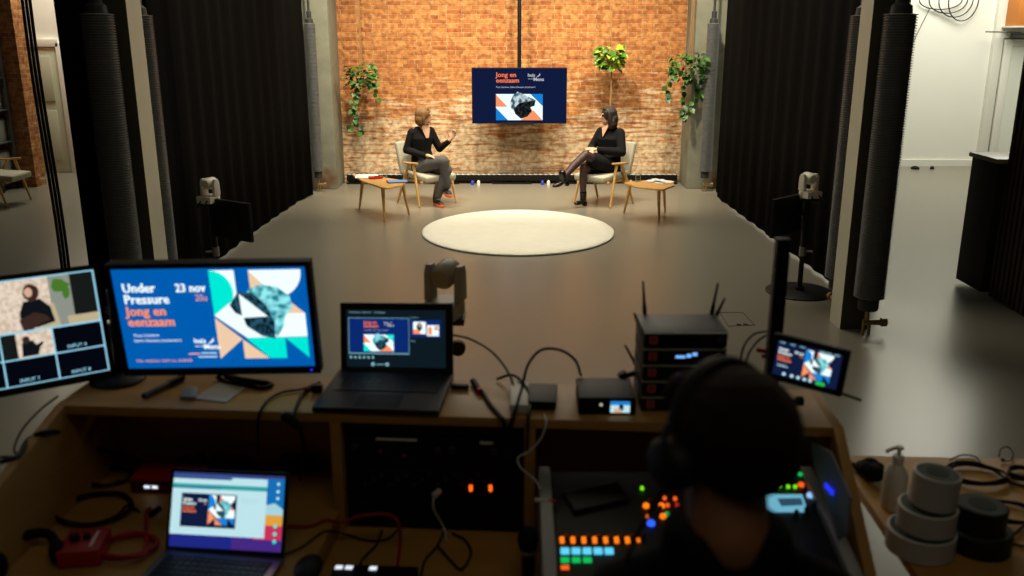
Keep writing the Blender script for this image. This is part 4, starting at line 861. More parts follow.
s.poly([(10.2,2.0),(11.5,1.9),(12.2,2.7),(12.4,4.0),(11,4.3),(9.9,4.1),(9.8,3)], 'fig'); s.poly([(9.7,3.5),(10.9,3.0),(11.7,3.3),(12.1,3.8),(11.3,4.0),(10.6,4.42),(9.9,4.42)], 'hairf')
s.poly(jag(10.9, 1.3, .62, .75, 12, 3, .08), 'hairf'); s.poly(jag(10.7, 1.25, .32, .42, 10, 3, .05), 'face')
for i, (x0, x1) in enumerate(((.1,3.95),(4.08,7.95),(8.08,11.93),(12.06,15.85))):
    for j, (y0, y1) in enumerate(((4.58,6.68),(6.8,8.9))):
        s.rect(x0, y0, x1, y1, 'wall_feed' if (i == 2 and j == 0) else 'black')
        if not (i == 2 and j == 0): s.text('INPUT %d' % (i+1+4*j), x0+.9, y1-.2, .3, 'frame', .02)
s.rect(8.08, 4.58, 9.2, 6.68, 'dark_feed'); s.poly([(9.6,5.4),(10.4,5.3),(10.9,6.1),(10.7,6.6),(9.5,6.6)], 'fig'); s.poly(jag(9.95, 5.2, .3, .35, 9, 3, .1), 'hairf'); s.poly([(10.5,5.8),(11.2,5.5),(11.2,5.7),(10.7,6.2)], 'fig')
s.build(t)
# shared stand between the two monitors
bp = P(118, 380, z=SH); t = thing('monitor_stand', 'black two-arm monitor stand on the desk shelf between the two monitors', 'stand', (bp.x, bp.y, SH))
MB().lathe([(0, 0), (.075, 0), (.075, .006), (.06, .014), (.02, .018), (0, .018)], (0, 0, .001), n=32).build('base_plate', M['black_plastic'], t, smooth=40)
q = MB(); q.cone((0, .03, .01), (0, .03, .26), .016); q.build('pole', M['black_metal'], t, smooth=40)
for Mx in (M1, M2):
    e = Mx @ V((0, .06, -.03)); q = MB(); q.tube([V((bp.x, bp.y+.03, SH+.2)), V((bp.x, bp.y+.09, SH+.2))*.5+e*.5+V((0, .06, 0)), e], .013, 8, smooth=1); q.build('arm', M['black_metal'], t, world=True, smooth=50)

# ---------------------------------------------------------------- laptops
def laptop(label, Mx, sw, sh, be, hinge_z, depth, m, keym, chin=.0, by=None):
    # Mx: pose of the display centre. the base lies flat in front of the hinge
    t = thing('laptop', label, 'laptop', Mx @ V((0, 0, -sh/2-be-chin)))
    q = MB(Mx); q.box((0, .006, -chin/2), (sw+2*be, .008, sh+2*be+chin)); q.build('lid', m, t, world=True, bevel=.003)
    q = MB(Mx); 
    for a, b in (((-sw/2-be*.9, -sh/2-be-chin), (sw/2+be*.9, -sh/2)), ((-sw/2-be*.9, sh/2), (sw/2+be*.9, sh/2+be*.9)), ((-sw/2-be*.9, -sh/2), (-sw/2, sh/2)), ((sw/2, -sh/2), (sw/2+be*.9, sh/2))): q.bb((a[0], -.0015, a[1]), (b[0], .002, b[1]))
    q.build('screen_bezel', M['key'], t, world=True)
    yaw = by if by is not None else math.atan2((Mx.to_3x3() @ V((1, 0, 0))).y, (Mx.to_3x3() @ V((1, 0, 0))).x)
    h = Mx @ V((0, 0, -sh/2-be-chin)); B = Matrix.Translation((h.x, h.y, hinge_z)) @ Matrix.Rotation(yaw, 4, 'Z')
    W = sw+2*be
    q = MB(B); q.bb((-W/2, -depth, .002), (W/2, .008, .018)); q.build('base', m, t, world=True, bevel=.004)
    q = MB(B); q.cone((-W*.4, .004, .018), (W*.4, .004, .018), .006, n=12); q.build('hinge', M['key'], t, world=True)
    q = MB(B); q.bb((-W*.44, -depth*.58, .0182), (W*.44, -depth*.1, .0188)); kb = q.build('keyboard', M['key'], t, world=True)
    q = MB(B); n = 14
    for r in range(5):
        for c in range(n): 
            x = -W*.43+W*.86*(c+.5)/n; y = -depth*.12-depth*.45*(r+.5)/5; q.box((x, y, .0197), (W*.86/n*.84, depth*.45/5*.82, .0018))
    q.build('keys', keym, kb, world=True)
    q = MB(B); q.bb((-W*.18, -depth*.95, .0181), (W*.18, -depth*.64, .0186)); q.build('trackpad', M['laptop_grey'] if m == M['laptop_grey'] else M['black_plastic'], t, world=True)
    return t
MD = pose((-.333, 2.44, 1.357), -8.8, -12.7, -2.2)
t = laptop('black laptop on the desk shelf showing a video-call window', MD, .293, .165, .020, SH, .27, M['laptop_black'], mat('key_dark', (30, 30, 32), .5), .016, rad(-4.5))
s = Screen(MD @ Matrix.Translation((0, -.0016, 0)), .293, .165, ['ui','navy2','uitxt','white','orange','ored','cyan','rock_b','rockd_b','grey','ltblue','blue','face','fig']); s.step = .0002
s.rect(0, 0, 16, 9, 'ui'); s.text('Presenteren', .5, .5, .28, 'uitxt', .01); s.text('Opnemen', 2.6, .5, .28, 'uitxt', .01); s.text('Instellingen', 4.6, .5, .28, 'uitxt', .01)
s.rect(.35, 1.25, 10.2, 6.95, 'uitxt'); slide_wide(s, .45, 1.33, .605, bg='navy2', c='cyan', rk='rock_b', rd='rockd_b')
s.text('Sprekers', 10.5, 1.25, .24, 'uitxt', .01); s.rect(10.4, 1.5, 15.3, 4.2, 'navy2')
s.rect(10.9, 1.8, 12.9, 3.7, 'white'); s.rect(10.9, 3.0, 12, 3.7, 'orange'); s.poly(jag(11.9, 2.6, .45, .6, 10, 1), 'fig'); s.poly(jag(11.95, 2.4, .2, .25, 8, 1, .02), 'face')
s.rect(13.1, 2.3, 15.0, 4.0, 'white'); s.rect(13.3, 2.6, 13.9, 3.8, 'orange'); s.rect(14.3, 2.4, 14.9, 3.1, 'salmon' if False else 'face')
s.text('Chat', 10.5, 4.9, .26, 'uitxt', .01)
for i in range(6): s.disc(.8+.72*i, 7.45, .22, 'uitxt', 10)
s.disc(4.4, 8.5, .32, 'uitxt', 12); s.disc(6.7, 8.5, .32, 'uitxt', 12); s.rect(4.95, 8.45, 6.2, 8.6, 'uitxt')
s.build(t, 'display')
MM = pose((-.697, 1.967, 1.074), -8.1, -22.9, -1.3)
t = laptop('silver laptop on the lower worktop showing a web page with the event banner', MM, .286, .179, .009, LL, .215, M['laptop_grey'], mat('key_black', (16, 16, 18), .5), .008)
s = Screen(MM @ Matrix.Translation((0, -.0016, 0)), .286, .179, ['sky','gold','pink','purple','indigo','page','page2','teal','bar','navy','white','ored','orange','ltblue','rock_b','rockd_b','grey','salmon','peach','cyan'], 16, 10); s.step = .0002
s.rect(0, 0, 16, 10, 'sky'); s.poly([(13.2,4),(14.8,3.6),(16,4.4),(16,6),(13.2,6)], 'page2'); s.rect(12.9, 5.2, 16, 6.6, 'gold'); s.rect(12.9, 6.6, 16, 8, 'pink'); s.rect(9, 8, 16, 10, 'purple'); s.rect(0, 8, 9, 10, 'indigo'); s.rect(12, 8.0, 16, 8.5, 'pink')
s.rect(0, 0, 16, .35, 'bar'); s.rect(0, .5, 13.6, 1.5, 'page'); s.rect(0, .5, 8.5, .8, 'bar'); s.rect(0, 1.5, 13.6, 2.1, 'teal'); s.rect(0, 2.1, 13.6, 8.3, 'page'); s.rect(0, 1.95, 7, 2.1, 'indigo')
slide_title(s, 1.4, 2.75, .5, bg='navy', c='ltblue', o='orange', small=False, tx='ored')
s.rect(10, 3.2, 12.6, 3.3, 'page2'); s.rect(10, 3.6, 12.3, 3.7, 'page2')
for y in (1.0, 2.0, 2.9): s.disc(15.3, y, .22, 'page', 10)
for y in (6.6, 7.6, 8.6): s.disc(15.2, y, .26, 'cyan', 10)
s.build(t)

# ---------------------------------------------------------------- field monitor on its post
zt = P(784, 237, Y=2.22).z; pb = P(777, 236, Y=2.22)
MF = pose((.720, 2.06, 1.422), -30, -6, 4.5)
pt = P(783, 238, Y=2.26)
t = thing('support_post', 'thick black upright post standing on the desk behind the small field monitor', 'post', (pt.x, 2.26, SH))
MB().box((0, 0, (pt.z-SH)/2), (.034, .034, pt.z-SH)).build('post', M['black_metal'], t, bevel=.003)
MB().box((0, 0, .008), (.1, .09, .014)).build('post_clamp', M['black_metal'], t, bevel=.003)
q = MB(); e = MF @ V((0, .03, -.01)); q.tube([V((pt.x, 2.26, 1.42)), e], .011, 8, smooth=1); q.build('mounting_arm', M['black_metal'], t, world=True)
t = thing('field_monitor', 'small tilted field monitor with bright title slide mounted beside the operator', 'monitor', MF.translation)
q = MB(MF); q.box((0, .012, -.002), (.183, .022, .118)); q.build('housing', M['black_plastic'], t, world=True, bevel=.005)
s = Screen(MF @ Matrix.Translation((0, -.0005, 0)), .155, .087, ['navy','white','ltblue','orange','rock_b','rockd_b','ored','salmon','page','uitxt','green','cyan']); s.step = .00015
slide_title(s, 0, .55, .9, bg='navy', c='ltblue', o='orange', small=False, tx='ored'); s.rect(14.4, .55, 16, 8.65, 'navy'); s.rect(0, 0, 16, .55, 'navy'); s.rect(0, 8.4, 16, 9, 'navy')
for x in (.6, 3.2, 5.6, 10.5, 12, 14): s.rect(x, .15, x+1.3, .5, 'uitxt')
s.text('Thuis Cavaliere', .9, 6.1, .3, 'page', .01, 2.2); s.rect(.9, 6.3, 3.6, 6.5, 'page')
for i, x in enumerate((3.0, 5.0, 6.6, 8.2, 9.6)): s.disc(x, 8.3, .45, 'page', 10)
s.rect(11, 8.0, 13.2, 8.9, 'green'); s.build(t)
q = MB(MF); q.tube([(.09, .02, -.055), (.135, .03, -.062)], .004, 6, smooth=1); q.build('antenna_stub', M['rubber'], t, world=True)
# knob under the monitor
kp = P(791, 401, z=1.28); q = MB(); q.cone(kp+V((0, 0, -.03)), kp, .01); q.cone(kp+V((-.022, 0, 0)), kp+V((.022, 0, 0)), .007); q.cone(kp+V((-.03, 0, 0)), kp+V((-.015, 0, 0)), .013); q.cone(kp+V((.015, 0, 0)), kp+V((.03, 0, 0)), .013)
solo(q, 'clamp_knob', M['black_plastic'], 'black clamp knob at the shelf end under the field monitor', 'clamp', smooth=40)

# ---------------------------------------------------------------- receiver stack
rc = P(641, 412, z=SH); RW, RDp, RH = .214, .155, .0425
def receiver(z, label, lit):
    t = thing('wireless_receiver', label, 'receiver', (rc.x+RW/2, rc.y, z), 0, 'half-rack receivers stacked on the shelf')
    MB().bb((-RW/2, .004, 0), (RW/2, RDp, RH-.002)).build('case', M['dark_grey'], t, bevel=.002)
    MB().bb((-RW/2+.003, -.001, .005), (RW/2-.003, .004, RH-.007)).build('front_panel', M['black_plastic'], t, bevel=.002)
    q = MB(); 
    for a, b in (((-.093, .010), (-.073, .013)), ((-.093, .027), (-.073, .03)), ((-.093, .013), (-.090, .027)), ((-.076, .013), (-.073, .027)), ((-.087, .018), (-.079, .022))): q.bb((a[0], -.002, a[1]), (b[0], -.001, b[1]))
    q.build('emblem', mat('emblem_red', (235, 110, 104), .5), t)
    MB().bb((-RW/2, -.002, RH-.006), (RW/2, .003, RH-.003)).build('edge_highlight', M['highlight_paint'], t)  # light caught by the case's front edge, painted as a pale strip
    MB().cone((.085, -.001, RH*.5), (.085, -.012, RH*.5), .009).build('dial', M['dark_grey'], t, smooth=40)
    q = MB(); q.bb((-.03, -.002, .012), (.035, -.001, RH-.013))
    if lit == 0: q.build('display_window', M['glass_dark'], t)
    elif lit == 1:
        q.build('display_window', M['glass_dark'], t); q = MB(); q.bb((-.025, -.003, .016), (.0, -.002, .023)); q.bb((.003, -.003, .018), (.015, -.002, .027)); q.bb((.018, -.003, .022), (.03, -.002, .031)); q.build('lit_digits', emit('blue_digits', (120, 180, 255), 1.1), t)
    else:
        q.build('display_window', M['glass_dark'], t); q = MB(); q.bb((-.02, -.003, .012), (-.004, -.002, .02)); q.build('lit_digits', emit('violet_digits', (70, 60, 180), .6), t)
    return t
pos = ['bottom', 'second from the bottom', 'middle', 'second from the top', 'top']
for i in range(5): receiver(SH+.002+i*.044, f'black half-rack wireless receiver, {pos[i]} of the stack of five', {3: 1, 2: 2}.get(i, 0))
ztop = SH+5*.044
def antenna(label, a, b, ra=.006):
    q = MB(); q.cone(a, V(a).lerp(V(b), .35), ra, ra*.95, 10); q.cone(V(a).lerp(V(b), .35), b, ra*.75, ra*.45, 10); solo(q, 'stub_antenna', M['rubber'], label, 'antenna', 'antennas on the receiver stack', smooth=40)
ya = rc.y+RDp+.012
for (ax_, ay_, bx_, by_, lb) in ((645, 318, 643, 281, 'upright antenna at the back left of the top receiver'), (711, 317, 718, 283, 'tallest antenna at the back right of the top receiver'), (715, 318, 725, 298, 'short leaning antenna at the back right of the receiver stack'), (641, 333, 634, 313, 'antenna at the left side of the stack, below the top receiver'), (640, 372, 625, 345, 'long leaning antenna at the left side of the middle receiver')):
    a = P(ax_, ay_, Y=ya); b = P(bx_, by_, Y=ya+.005); antenna(lb, a, b)
a = P(638, 372, Y=ya); q = MB(); q.cone(a, a+V((-.04, -.02, -.005)), .008); q.cone(a+V((-.04, -.03, -.01)), a+V((-.05, -.03, .01)), .013); solo(q, 'stub_antenna', M['rubber'], 'angled antenna joint with knob left of the lower receivers', 'antenna', 'antennas on the receiver stack', smooth=40)

# small recorder box
c = P(607, 415, z=SH); t = thing('recorder_box', 'small black recorder box with a tiny lit screen, left of the receiver stack', 'recorder', (c.x, c.y, SH+.001), rad(-1))
MB().bb((-.074, 0, 0), (.074, .14, .047)).build('case', M['black_plastic'], t, bevel=.003)
s = Screen(Wof(t) @ Matrix.Translation((.033, -.0012, .022)), .05, .031, ['ltblue','white','face','fig','page']); s.rect(0, 0, 16, 9, 'page'); s.rect(0, 0, 16, 3, 'ltblue'); s.poly(jag(9, 5, 2, 3, 9, 3), 'fig'); s.rect(3, 6, 9, 9, 'face'); s.build(t)
MB().cone((-.016, 0, .028), (-.016, -.003, .028), .0035).build('status_light', emit('soft_white', (220, 220, 200), .8), t)
# white adapter and black drive
c = P(519, 402, z=SH); solo(MB().bb((c.x-.024, c.y-.085, SH+.001), (c.x+.024, c.y+.085, SH+.028)), 'white_adapter', M['white_plastic'], 'white power adapter lying on the shelf between the crossing cables', 'adapter', bevel=.006)
c = P(542, 401, z=SH); solo(MB().box((c.x, c.y, SH+.014), (.078, .13, .024), 0, Rz(-.08)), 'portable_drive', M['black_plastic'], 'black portable drive on the shelf right of the white adapter', 'drive', bevel=.005)
c = P(459, 389, z=SH); solo(MB().box((c.x+.003, c.y, SH+.008), (.05, .018, .012), 0, Rz(-.04)), 'usb_dongle', M['black_plastic'], 'black stick plugged beside the right edge of the black laptop', 'dongle', bevel=.003)
# marker, paper, packet
a, b = P(144, 396, z=SH+.01), P(183, 377, z=SH+.01); q = MB(); q.cone(a, a.lerp(b, .62), .0085, n=14); q.cone(a.lerp(b, .62), b, .0095, n=14, mi=1); q.cone(a.lerp(b, -.03), a, .006, n=12, mi=1)
solo(q, 'marker_pen', [mat('marker_grey', (70, 66, 66), .4), M['black_plastic']], 'dark marker pen lying on the shelf under the blue slide monitor', 'pen', smooth=40)
pts = [P(*k_, z=SH+.001) for k_ in ((218, 383), (247, 388), (226, 403), (194, 399))]; solo(MB().prism(pts, (0, 0, .003)), 'notepad', mat('notepad', (185, 180, 168), .8), 'white notepad lying on the shelf below the blue slide monitor', 'notepad')
pts = [P(*k_, z=SH+.001) for k_ in ((185, 390), (199, 391), (196, 401), (180, 400))]; solo(MB().prism(pts, (0, 0, .012)), 'small_packet', mat('packet', (130, 136, 134), .5), 'small grey packet lying left of the white notepad', 'packet', bevel=.003)

# ---------------------------------------------------------------- cables
def cable(label, pts, r=.0035, m='rubber', nm='cable', cat='cable', group=None):
    q = MB(); q.tube(pts, r, 7); return solo(q, nm, M[m], label, cat, group, smooth=60)
z = SH+.006
c = lambda px, py, z=SH+.006: P(px, py, z=z)
q = MB(); q.tube([c(217, 379), c(222, 374, z+.01), c(235, 377), c(255, 382), c(272, 384), c(262, 388), c(245, 384), c(228, 382), c(219, 378)], .006, 8); q.tube([c(226, 377), c(245, 380, z+.012), c(268, 383)], .008, 8)
solo(q, 'folded_cable', M['rubber'], 'folded black cable bundle behind the white notepad', 'cable', smooth=60)
cable('black cable drooping over the shelf edge left of the black laptop', [c(320, 382), c(303, 389), c(283, 392), c(268, 400), c(260, 412), P(258, 425, Y=2.17), P(258, 455, Y=2.22)], .0035)
cable('black cable with splitter hanging over the shelf edge beside the laptop', [c(312, 387), c(302, 395), c(296, 408), P(294, 418, Y=2.13), P(300, 430, Y=2.14), P(304, 450, Y=2.2), P(300, 480, Y=2.2)], .0045)
a = c(317, 388, SH+.014); solo(MB().box(a, (.03, .02, .022)).cone(a+V((-.02, 0, 0)), a+V((-.034, -.004, -.002)), .006, mi=1), 'cable_joint', [M['black_plastic'], M['red_plastic']], 'black cable joint with red ring left of the black laptop', 'connector', bevel=.003)
a = P(291, 419, Y=2.13); solo(MB().limb([a+V((-.012, 0, .006)), a+V((.02, 0, -.02))], [.014, .012]), 'cable_joint', M['black_plastic'], 'black cable joint hanging below the shelf edge', 'connector', smooth=60)
q = MB(); q.tube([c(475, 384), c(483, 393), c(490, 404), c(500, 416), P(504, 422, Y=2.09), P(508, 450, Y=2.1)], .006, 8); e = c(473, 381, SH+.01); q.cone(e, c(479, 390, SH+.008), .009, n=12); q.cone(c(479, 390, SH+.008), c(480.5, 392, SH+.008), .0095, n=12, mi=1)
solo(q, 'microphone_cable', [M['rubber'], M['red_plastic']], 'thick black cable with red ring on its plug, right of the black laptop', 'cable', smooth=50)
cable('thin cable arching from behind the laptop down past the white adapter', [P(452, 335, Y=2.6), P(470, 339, Y=2.55), P(492, 352, Y=2.45), P(508, 372, Y=2.35), P(515, 392, Y=2.25), P(514, 412, Y=2.14), P(508, 428, Y=2.1), P(506, 455, Y=2.11)])
cable('black cable looping from the recorder box over to the desk edge', [P(581, 376, z=1.30), P(575, 360, Y=2.32), P(560, 350, Y=2.3), P(541, 350, Y=2.3), P(528, 365, Y=2.26), P(522, 388, Y=2.2), P(515, 412, Y=2.12), P(511, 430, Y=2.1), P(510, 455, Y=2.11)], .004)
cable('short black cable curving over the shelf behind the white adapter', [c(497, 379), P(512, 375, Y=2.35), P(524, 384, Y=2.28), P(530, 400, Y=2.2), P(528, 420, Y=2.1), P(527, 450, Y=2.12)], .004)
cable('thin white lead running from the portable drive down to the mixer side', [c(544, 413), P(546, 424, Y=2.09), P(540, 440, Y=2.08), P(528, 452, Y=2.08), P(518, 458, Y=2.07), P(521, 468, Y=2.05), P(535, 480, Y=2.03), P(541, 490, Y=2.0)], .0022, 'white_plastic')
a = P(537, 500, Y=1.97); q = MB(); q.cone(a+V((-.005, 0, 0)), a+V((.028, 0, -.004)), .006, n=10); q.cone(a+V((.028, 0, -.004)), a+V((.045, 0, -.005)), .006, n=10, mi=1); solo(q, 'usb_plug', [M['white_plastic'], M['red_plastic']], 'white usb plug at the left edge of the mixer', 'plug', smooth=40)
for k, (o1, o2) in enumerate(((740, 0), (746, 5))):
    cable(['outer', 'inner'][k]+' grey cable loop behind the operator at the field monitor', [P(o1, 362, Y=2.3), P(o1+4, 346+o2, Y=2.32), P(o1+14, 334+o2, Y=2.34), P(770, 331+o2*.6, Y=2.3)], .0032, 'dark_grey')
for k, (px, py) in enumerate(((757, 350), (762, 356))):
    a = P(px, py, Y=2.28); q = MB(); q.cone(a, a+V((.03, -.0, -.004)), .006, n=10); solo(q, 'red_plug', M['red_plastic'], ['upper', 'lower'][k]+' red plug on the cables behind the small field monitor', 'plug', smooth=40)
w = LO+.006; wl = LL+.006
def coil(label, cx, cy, rpx, turns, r, m='rubber', seed=1, zz=LL+.006, tail=None, nm='coiled_cable', sq=.55):
    rr = random.Random(seed); c0 = P(cx, cy, z=zz); R0 = rpx/FPX*(V((c0.x, c0.y, c0.z))-V((0, 0, CAMZ))).length; pts = []
    for i in range(turns*10): a = 2*PI*i/10; k = R0*(1+rr.uniform(-.08, .08)); pts.append(c0+V((k*math.cos(a), k*.85*math.sin(a), .004*(i/10)+rr.uniform(0, .003))))
    if tail: pts += [P(*p, z=zz) for p in tail]
    return cable(label, pts, r, m, nm)
coil('coil of black cable on the lower worktop behind the red headset pack', 95, 511, 32, 3, .0032, seed=2, tail=[(128, 505), (140, 512)])
coil('tangle of black cable deep in the left bay of the desk', 108, 478, 20, 2, .004, seed=3)
cable('black cable draped over the left side of the desk into the bay', [P(0, 462, Y=1.86), P(18, 456, Y=1.9), P(27, 441, z=1.205), P(45, 432, z=1.225), P(66, 434, z=1.16), P(85, 445, z=1.08), P(110, 452, z=1.05), P(140, 462, z=1.02)], .0065)
cable('thin black cable hanging outside the left side of the desk', [P(58, 396, Y=2.3), P(40, 410, Y=2.25), P(22, 430, Y=2.15), P(14, 450, Y=2.05), P(20, 456, Y=2.0), P(0, 457, Y=1.95)], .003)
cable('red cable lying along the lower worktop toward the mixer', [P(285, 526, z=wl), P(310, 526, z=wl), P(326, 520, z=wl), P(342, 522, Y=2.085), P(360, 516, Y=2.085), P(385, 514, Y=2.08), P(398, 522, Y=2.05), P(400, 545, z=w), P(396, 575, z=w), P(395, 600, z=w)], .0042, 'red_cable')
cable('thin black wire winding across the worktop right of the silver laptop', [P(283, 555, z=wl), P(300, 548, z=wl), P(318, 535, z=wl), P(327, 531, z=wl), P(345, 534, z=w+.004), P(365, 540, z=w), P(385, 540, z=w), P(398, 530, z=w)], .0026)
cable('black wire looping below the patch panel', [P(444, 530, z=w), P(437, 546, z=w), P(425, 560, z=w), P(420, 580, z=w)], .003)
cable('second black wire looping below the patch panel, to its right', [P(438, 546, z=w), P(452, 562, z=w), P(462, 569, z=w), P(471, 553, z=w), P(465, 540, z=w), P(452, 533, z=w)], .003)
cable('black wire running forward from the left of the patch panel', [P(382, 530, z=w), P(376, 545, z=w), P(362, 560, z=w), P(356, 580, z=w)], .003)
cable('red wire arching at the back of the left bay', [P(183, 474, z=wl), P(190, 458, z=wl+.05), P(205, 452, z=wl+.08), P(215, 466, z=wl+.02), P(245, 474, z=wl)], .004, 'red_cable')
cable('red wire at the back of the left bay behind the silver laptop', [P(250, 470, z=wl), P(268, 463, z=wl+.03), P(285, 466, z=wl)], .004, 'red_cable')

# ---------------------------------------------------------------- things on the lower worktop
# red network box with lit ports
c = P(143, 492, Y=2.2)
t = thing('network_box', 'dark red network box with two white lights at the back of the left bay', 'network box', (c.x+.03, 2.25, LL+.001), rad(-4))
MB().bb((-.09, 0, 0), (.1, .10, .045)).build('case', M['red_plastic'], t, bevel=.004)
MB().bb((-.086, -.002, .005), (.096, 0, .04)).build('front_plate', mat('dark_red', (90, 14, 12), .5), t, bevel=.001)
for x in (-.04, -.018): MB().bb((x-.008, -.004, .018), (x+.008, -.002, .026)).build('status_light', emit('white_light', (225, 235, 255), 1.1), t)
for i in range(5): MB().bb((-.012+.016*i, -.004, .031), (-.004+.016*i, -.002, .037)).build('port', M['key'], t)
q = MB(); r0 = random.Random(8)
# black power bricks
for i, (px, py, lb) in enumerate(((200, 472, 'left black power brick behind the silver laptop'), (232, 476, 'right black power brick behind the silver laptop'), (300, 470, 'black power brick at the right end of the left bay'))):
    c = P(px, py, z=LL); solo(MB().box((c.x, c.y, LL+.022), (.11, .06, .04), 0, Rz(.2*i-.2)), 'power_brick', M['black_plastic'], lb, 'adapter', bevel=.006)
# red beltpack
c = P(86, 556, z=LL+.0); t = thing('intercom_pack', 'red intercom belt pack with black knobs on the lower worktop', 'intercom', (c.x, c.y, LL+.001), rad(8))
MB().bb((-.05, -.055, 0), (.05, .055, .045)).build('case', M['red_plastic'], t, bevel=.007)
MB().cone((-.02, .0, .045), (-.02, 0, .058), .012).build('knob', M['black_plastic'], t, smooth=40); MB().cone((.006, .006, .045), (.006, .006, .056), .009).build('knob', M['black_plastic'], t, smooth=40)
MB().bb((.022, -.035, .045), (.028, .035, .046)).build('label_strip', M['paper'], t)
coil('coil of red cable between the belt pack and the silver laptop', 128, 548, 24, 3, .0055, 'red_cable', 5, LL+.008, [(146, 515), (150, 508)])
c = P(150, 515, z=LL+.01); q = MB(); q.cone(c, c+V((.015, .03, .004)), .008, n=12); solo(q, 'cable_plug', M['black_plastic'], 'black plug on the end of the red cable', 'plug', smooth=40)
# headphones lying at the left edge
c = P(30, 562, z=LL+.0); t = thing('headphones', 'black headphones lying on the worktop at the lower left corner', 'headphones', c, .5)
q = MB(); q.tube([(-.06, -.02, .03), (-.055, .03, .035), (-.03, .06, .04), (.03, .06, .04), (.055, .03, .035), (.06, -.02, .03)], .012, 8); q.build('headband', M['black_matte'], t, smooth=60)
for s_ in (-1, 1): MB().ell((s_*.062, -.035, .03), (.02, .038, .028)).build('ear_cup', M['black_matte'], t, smooth=60)
# mouse, tuner, mic
c = P(309, 574, z=LL); solo(MB().ell((c.x, c.y, LL+.016), (.034, .055, .018)), 'computer_mouse', M['black_plastic'], 'black mouse on the worktop right of the silver laptop', 'mouse', smooth=60)
c = P(372, 582, z=LO); t = thing('button_controller', 'flat black controller with white lit keys at the bottom edge of the picture', 'controller', (c.x, c.y, LO+.001), rad(-3))
MB().bb((-.10, -.05, 0), (.11, .035, .024)).build('case', M['black_plastic'], t, bevel=.004)
for x in (-.085, -.06, .0): MB().bb((x-.009, .012, .0242), (x+.009, .026, .026)).build('lit_key', emit('white_key', (225, 235, 245), 1.1), t)
c = P(528, 566, z=LO+.045); t = thing('handheld_microphone', 'black microphone with silver ring standing at the left of the mixer', 'microphone', (c.x, c.y, LO))
MB().lathe([(0, .0), (.014, .0), (.018, .085), (0, .085)], n=20).build('body', M['black_metal'], t, smooth=40); MB().lathe([(0, .085), (.022, .085), (.022, .094), (0, .094)], n=20).build('silver_ring', M['silver'], t, smooth=40); MB().lathe([(0, .094), (.021, .094), (.026, .115), (.024, .135), (.012, .148), (0, .15)], n=20).build('grille', M['black_matte'], t, smooth=60)

# ---------------------------------------------------------------- mixing console
mY0, mY1 = 1.52, 2.10; zb = 1.112; sl = .2; mz = lambda y: zb-(mY1-y)*sl
mn = V((0, -sl, 1)).normalized(); mo = V((0, mY1, zb)); mX0, mX1 = .10, .742
t = thing('mixing_console', 'black digital mixing console with silver cheeks and lit coloured buttons', 'mixer', ((mX0+mX1)/2, 1.8, LO+.001))
q = MB(); q.prism([(mX0, mY0, LO+.002), (mX0, mY1, LO+.002), (mX0, mY1, zb), (mX0, mY0, mz(mY0))], (mX1-mX0, 0, 0)); q.build('console_body', M['mixer'], t, world=True, bevel=.004)
for x0, x1 in ((mX0-.032, mX0-.001), (mX1+.001, mX1+.032)):
    q = MB(); q.prism([(x0, y, z) for y, z in ((mY0-.01, LO+.002), (mY1+.01, LO+.002), (mY1+.01, zb+.012), (mY1-.2, mz(mY1-.2)+.02), (mY0+.1, mz(mY0+.1)+.014), (mY0-.01, mz(mY0)+.004))], (x1-x0, 0, 0)); q.build('side_cheek', M['mixer_side'], t, world=True, bevel=.005)
mR = Matrix((V((1, 0, 0)), V((0, 1, sl)).normalized(), mn)).transposed()
mp_ = lambda px, py: Pp(px, py, mo, mn)
em = {'o': emit('amber_button', (255, 120, 20), 1.4), 'c': emit('cyan_button', (90, 200, 235), 1.2), 'g': emit('green_button', (20, 190, 90), 1.0), 'r': emit('red_button', (230, 40, 40), 1.1), 'b': emit('blue_button', (40, 90, 255), 1.5), 'l': emit('lime_button', (110, 220, 20), 1.3), 'w': emit('pale_button', (150, 190, 240), 1.1), 'or': emit('orange_red_button', (240, 90, 30), 1.2)}
def lit(px, py, k, w_=.007, h_=.012, round_=False):
    p = mp_(px, py); q = MB()
    if round_: q.cone(p, p+mn*.006, w_, w_*.9, 12)
    else: q.box(p+mn*.003, (w_, h_, .006), 0, mR)
    q.build('lit_button', em[k], t, world=True, bevel=0 if round_ else .001)
def knob(px, py, r=.007):
    p = mp_(px, py); MB().cone(p, p+mn*.014, r, r*.85, 14).build('rotary_knob', M['dark_grey'], t, world=True, smooth=40)
for i in range(8):
    x = 562+i*10.9; lit(x, 541, 'o', .010 if i < 7 else .007, .017 if i < 7 else .01); knob(x+4, 536.5)
for i in range(5): lit(565+i*11, 552, 'c', .020, .017)
for i in range(3): lit(565+i*11.2, 561, 'g', .019, .013)
lit(565, 568.5, 'or', .018, .009)
for px, py, k, w_ in ((642, 489, 'l', .005), (646, 506.5, 'o', .008), (661.5, 506.5, 'o', .008), (664.5, 499, 'or', .005), (667.5, 506, 'or', .005), (675, 499.5, 'or', .005), (677, 506, 'r', .005), (647, 517, 'o', .006), (663, 517, 'o', .008), (667, 515, 'g', .006), (681.5, 515, 'g', .007), (651, 524, 'b', .010), (675.5, 485.5, 'r', .006), (763, 487.5, 'l', .005), (770.5, 487.5, 'l', .005), (780.5, 487.5, 'l', .005), (788, 487.5, 'l', .005), (795, 487.5, 'l', .005), (801, 485.5, 'or', .008), (800, 475, 'g', .005), (810, 496, 'w', .009), (760, 519.5, 'w', .008), (756, 496, 'r', .004)): lit(px, py, k, w_, round_=True)
for px, py in ((649, 501.5), (661, 482), (661, 492), (672, 481), (660, 511), (806, 512), (815, 506), (796, 515)): knob(px, py, .006)
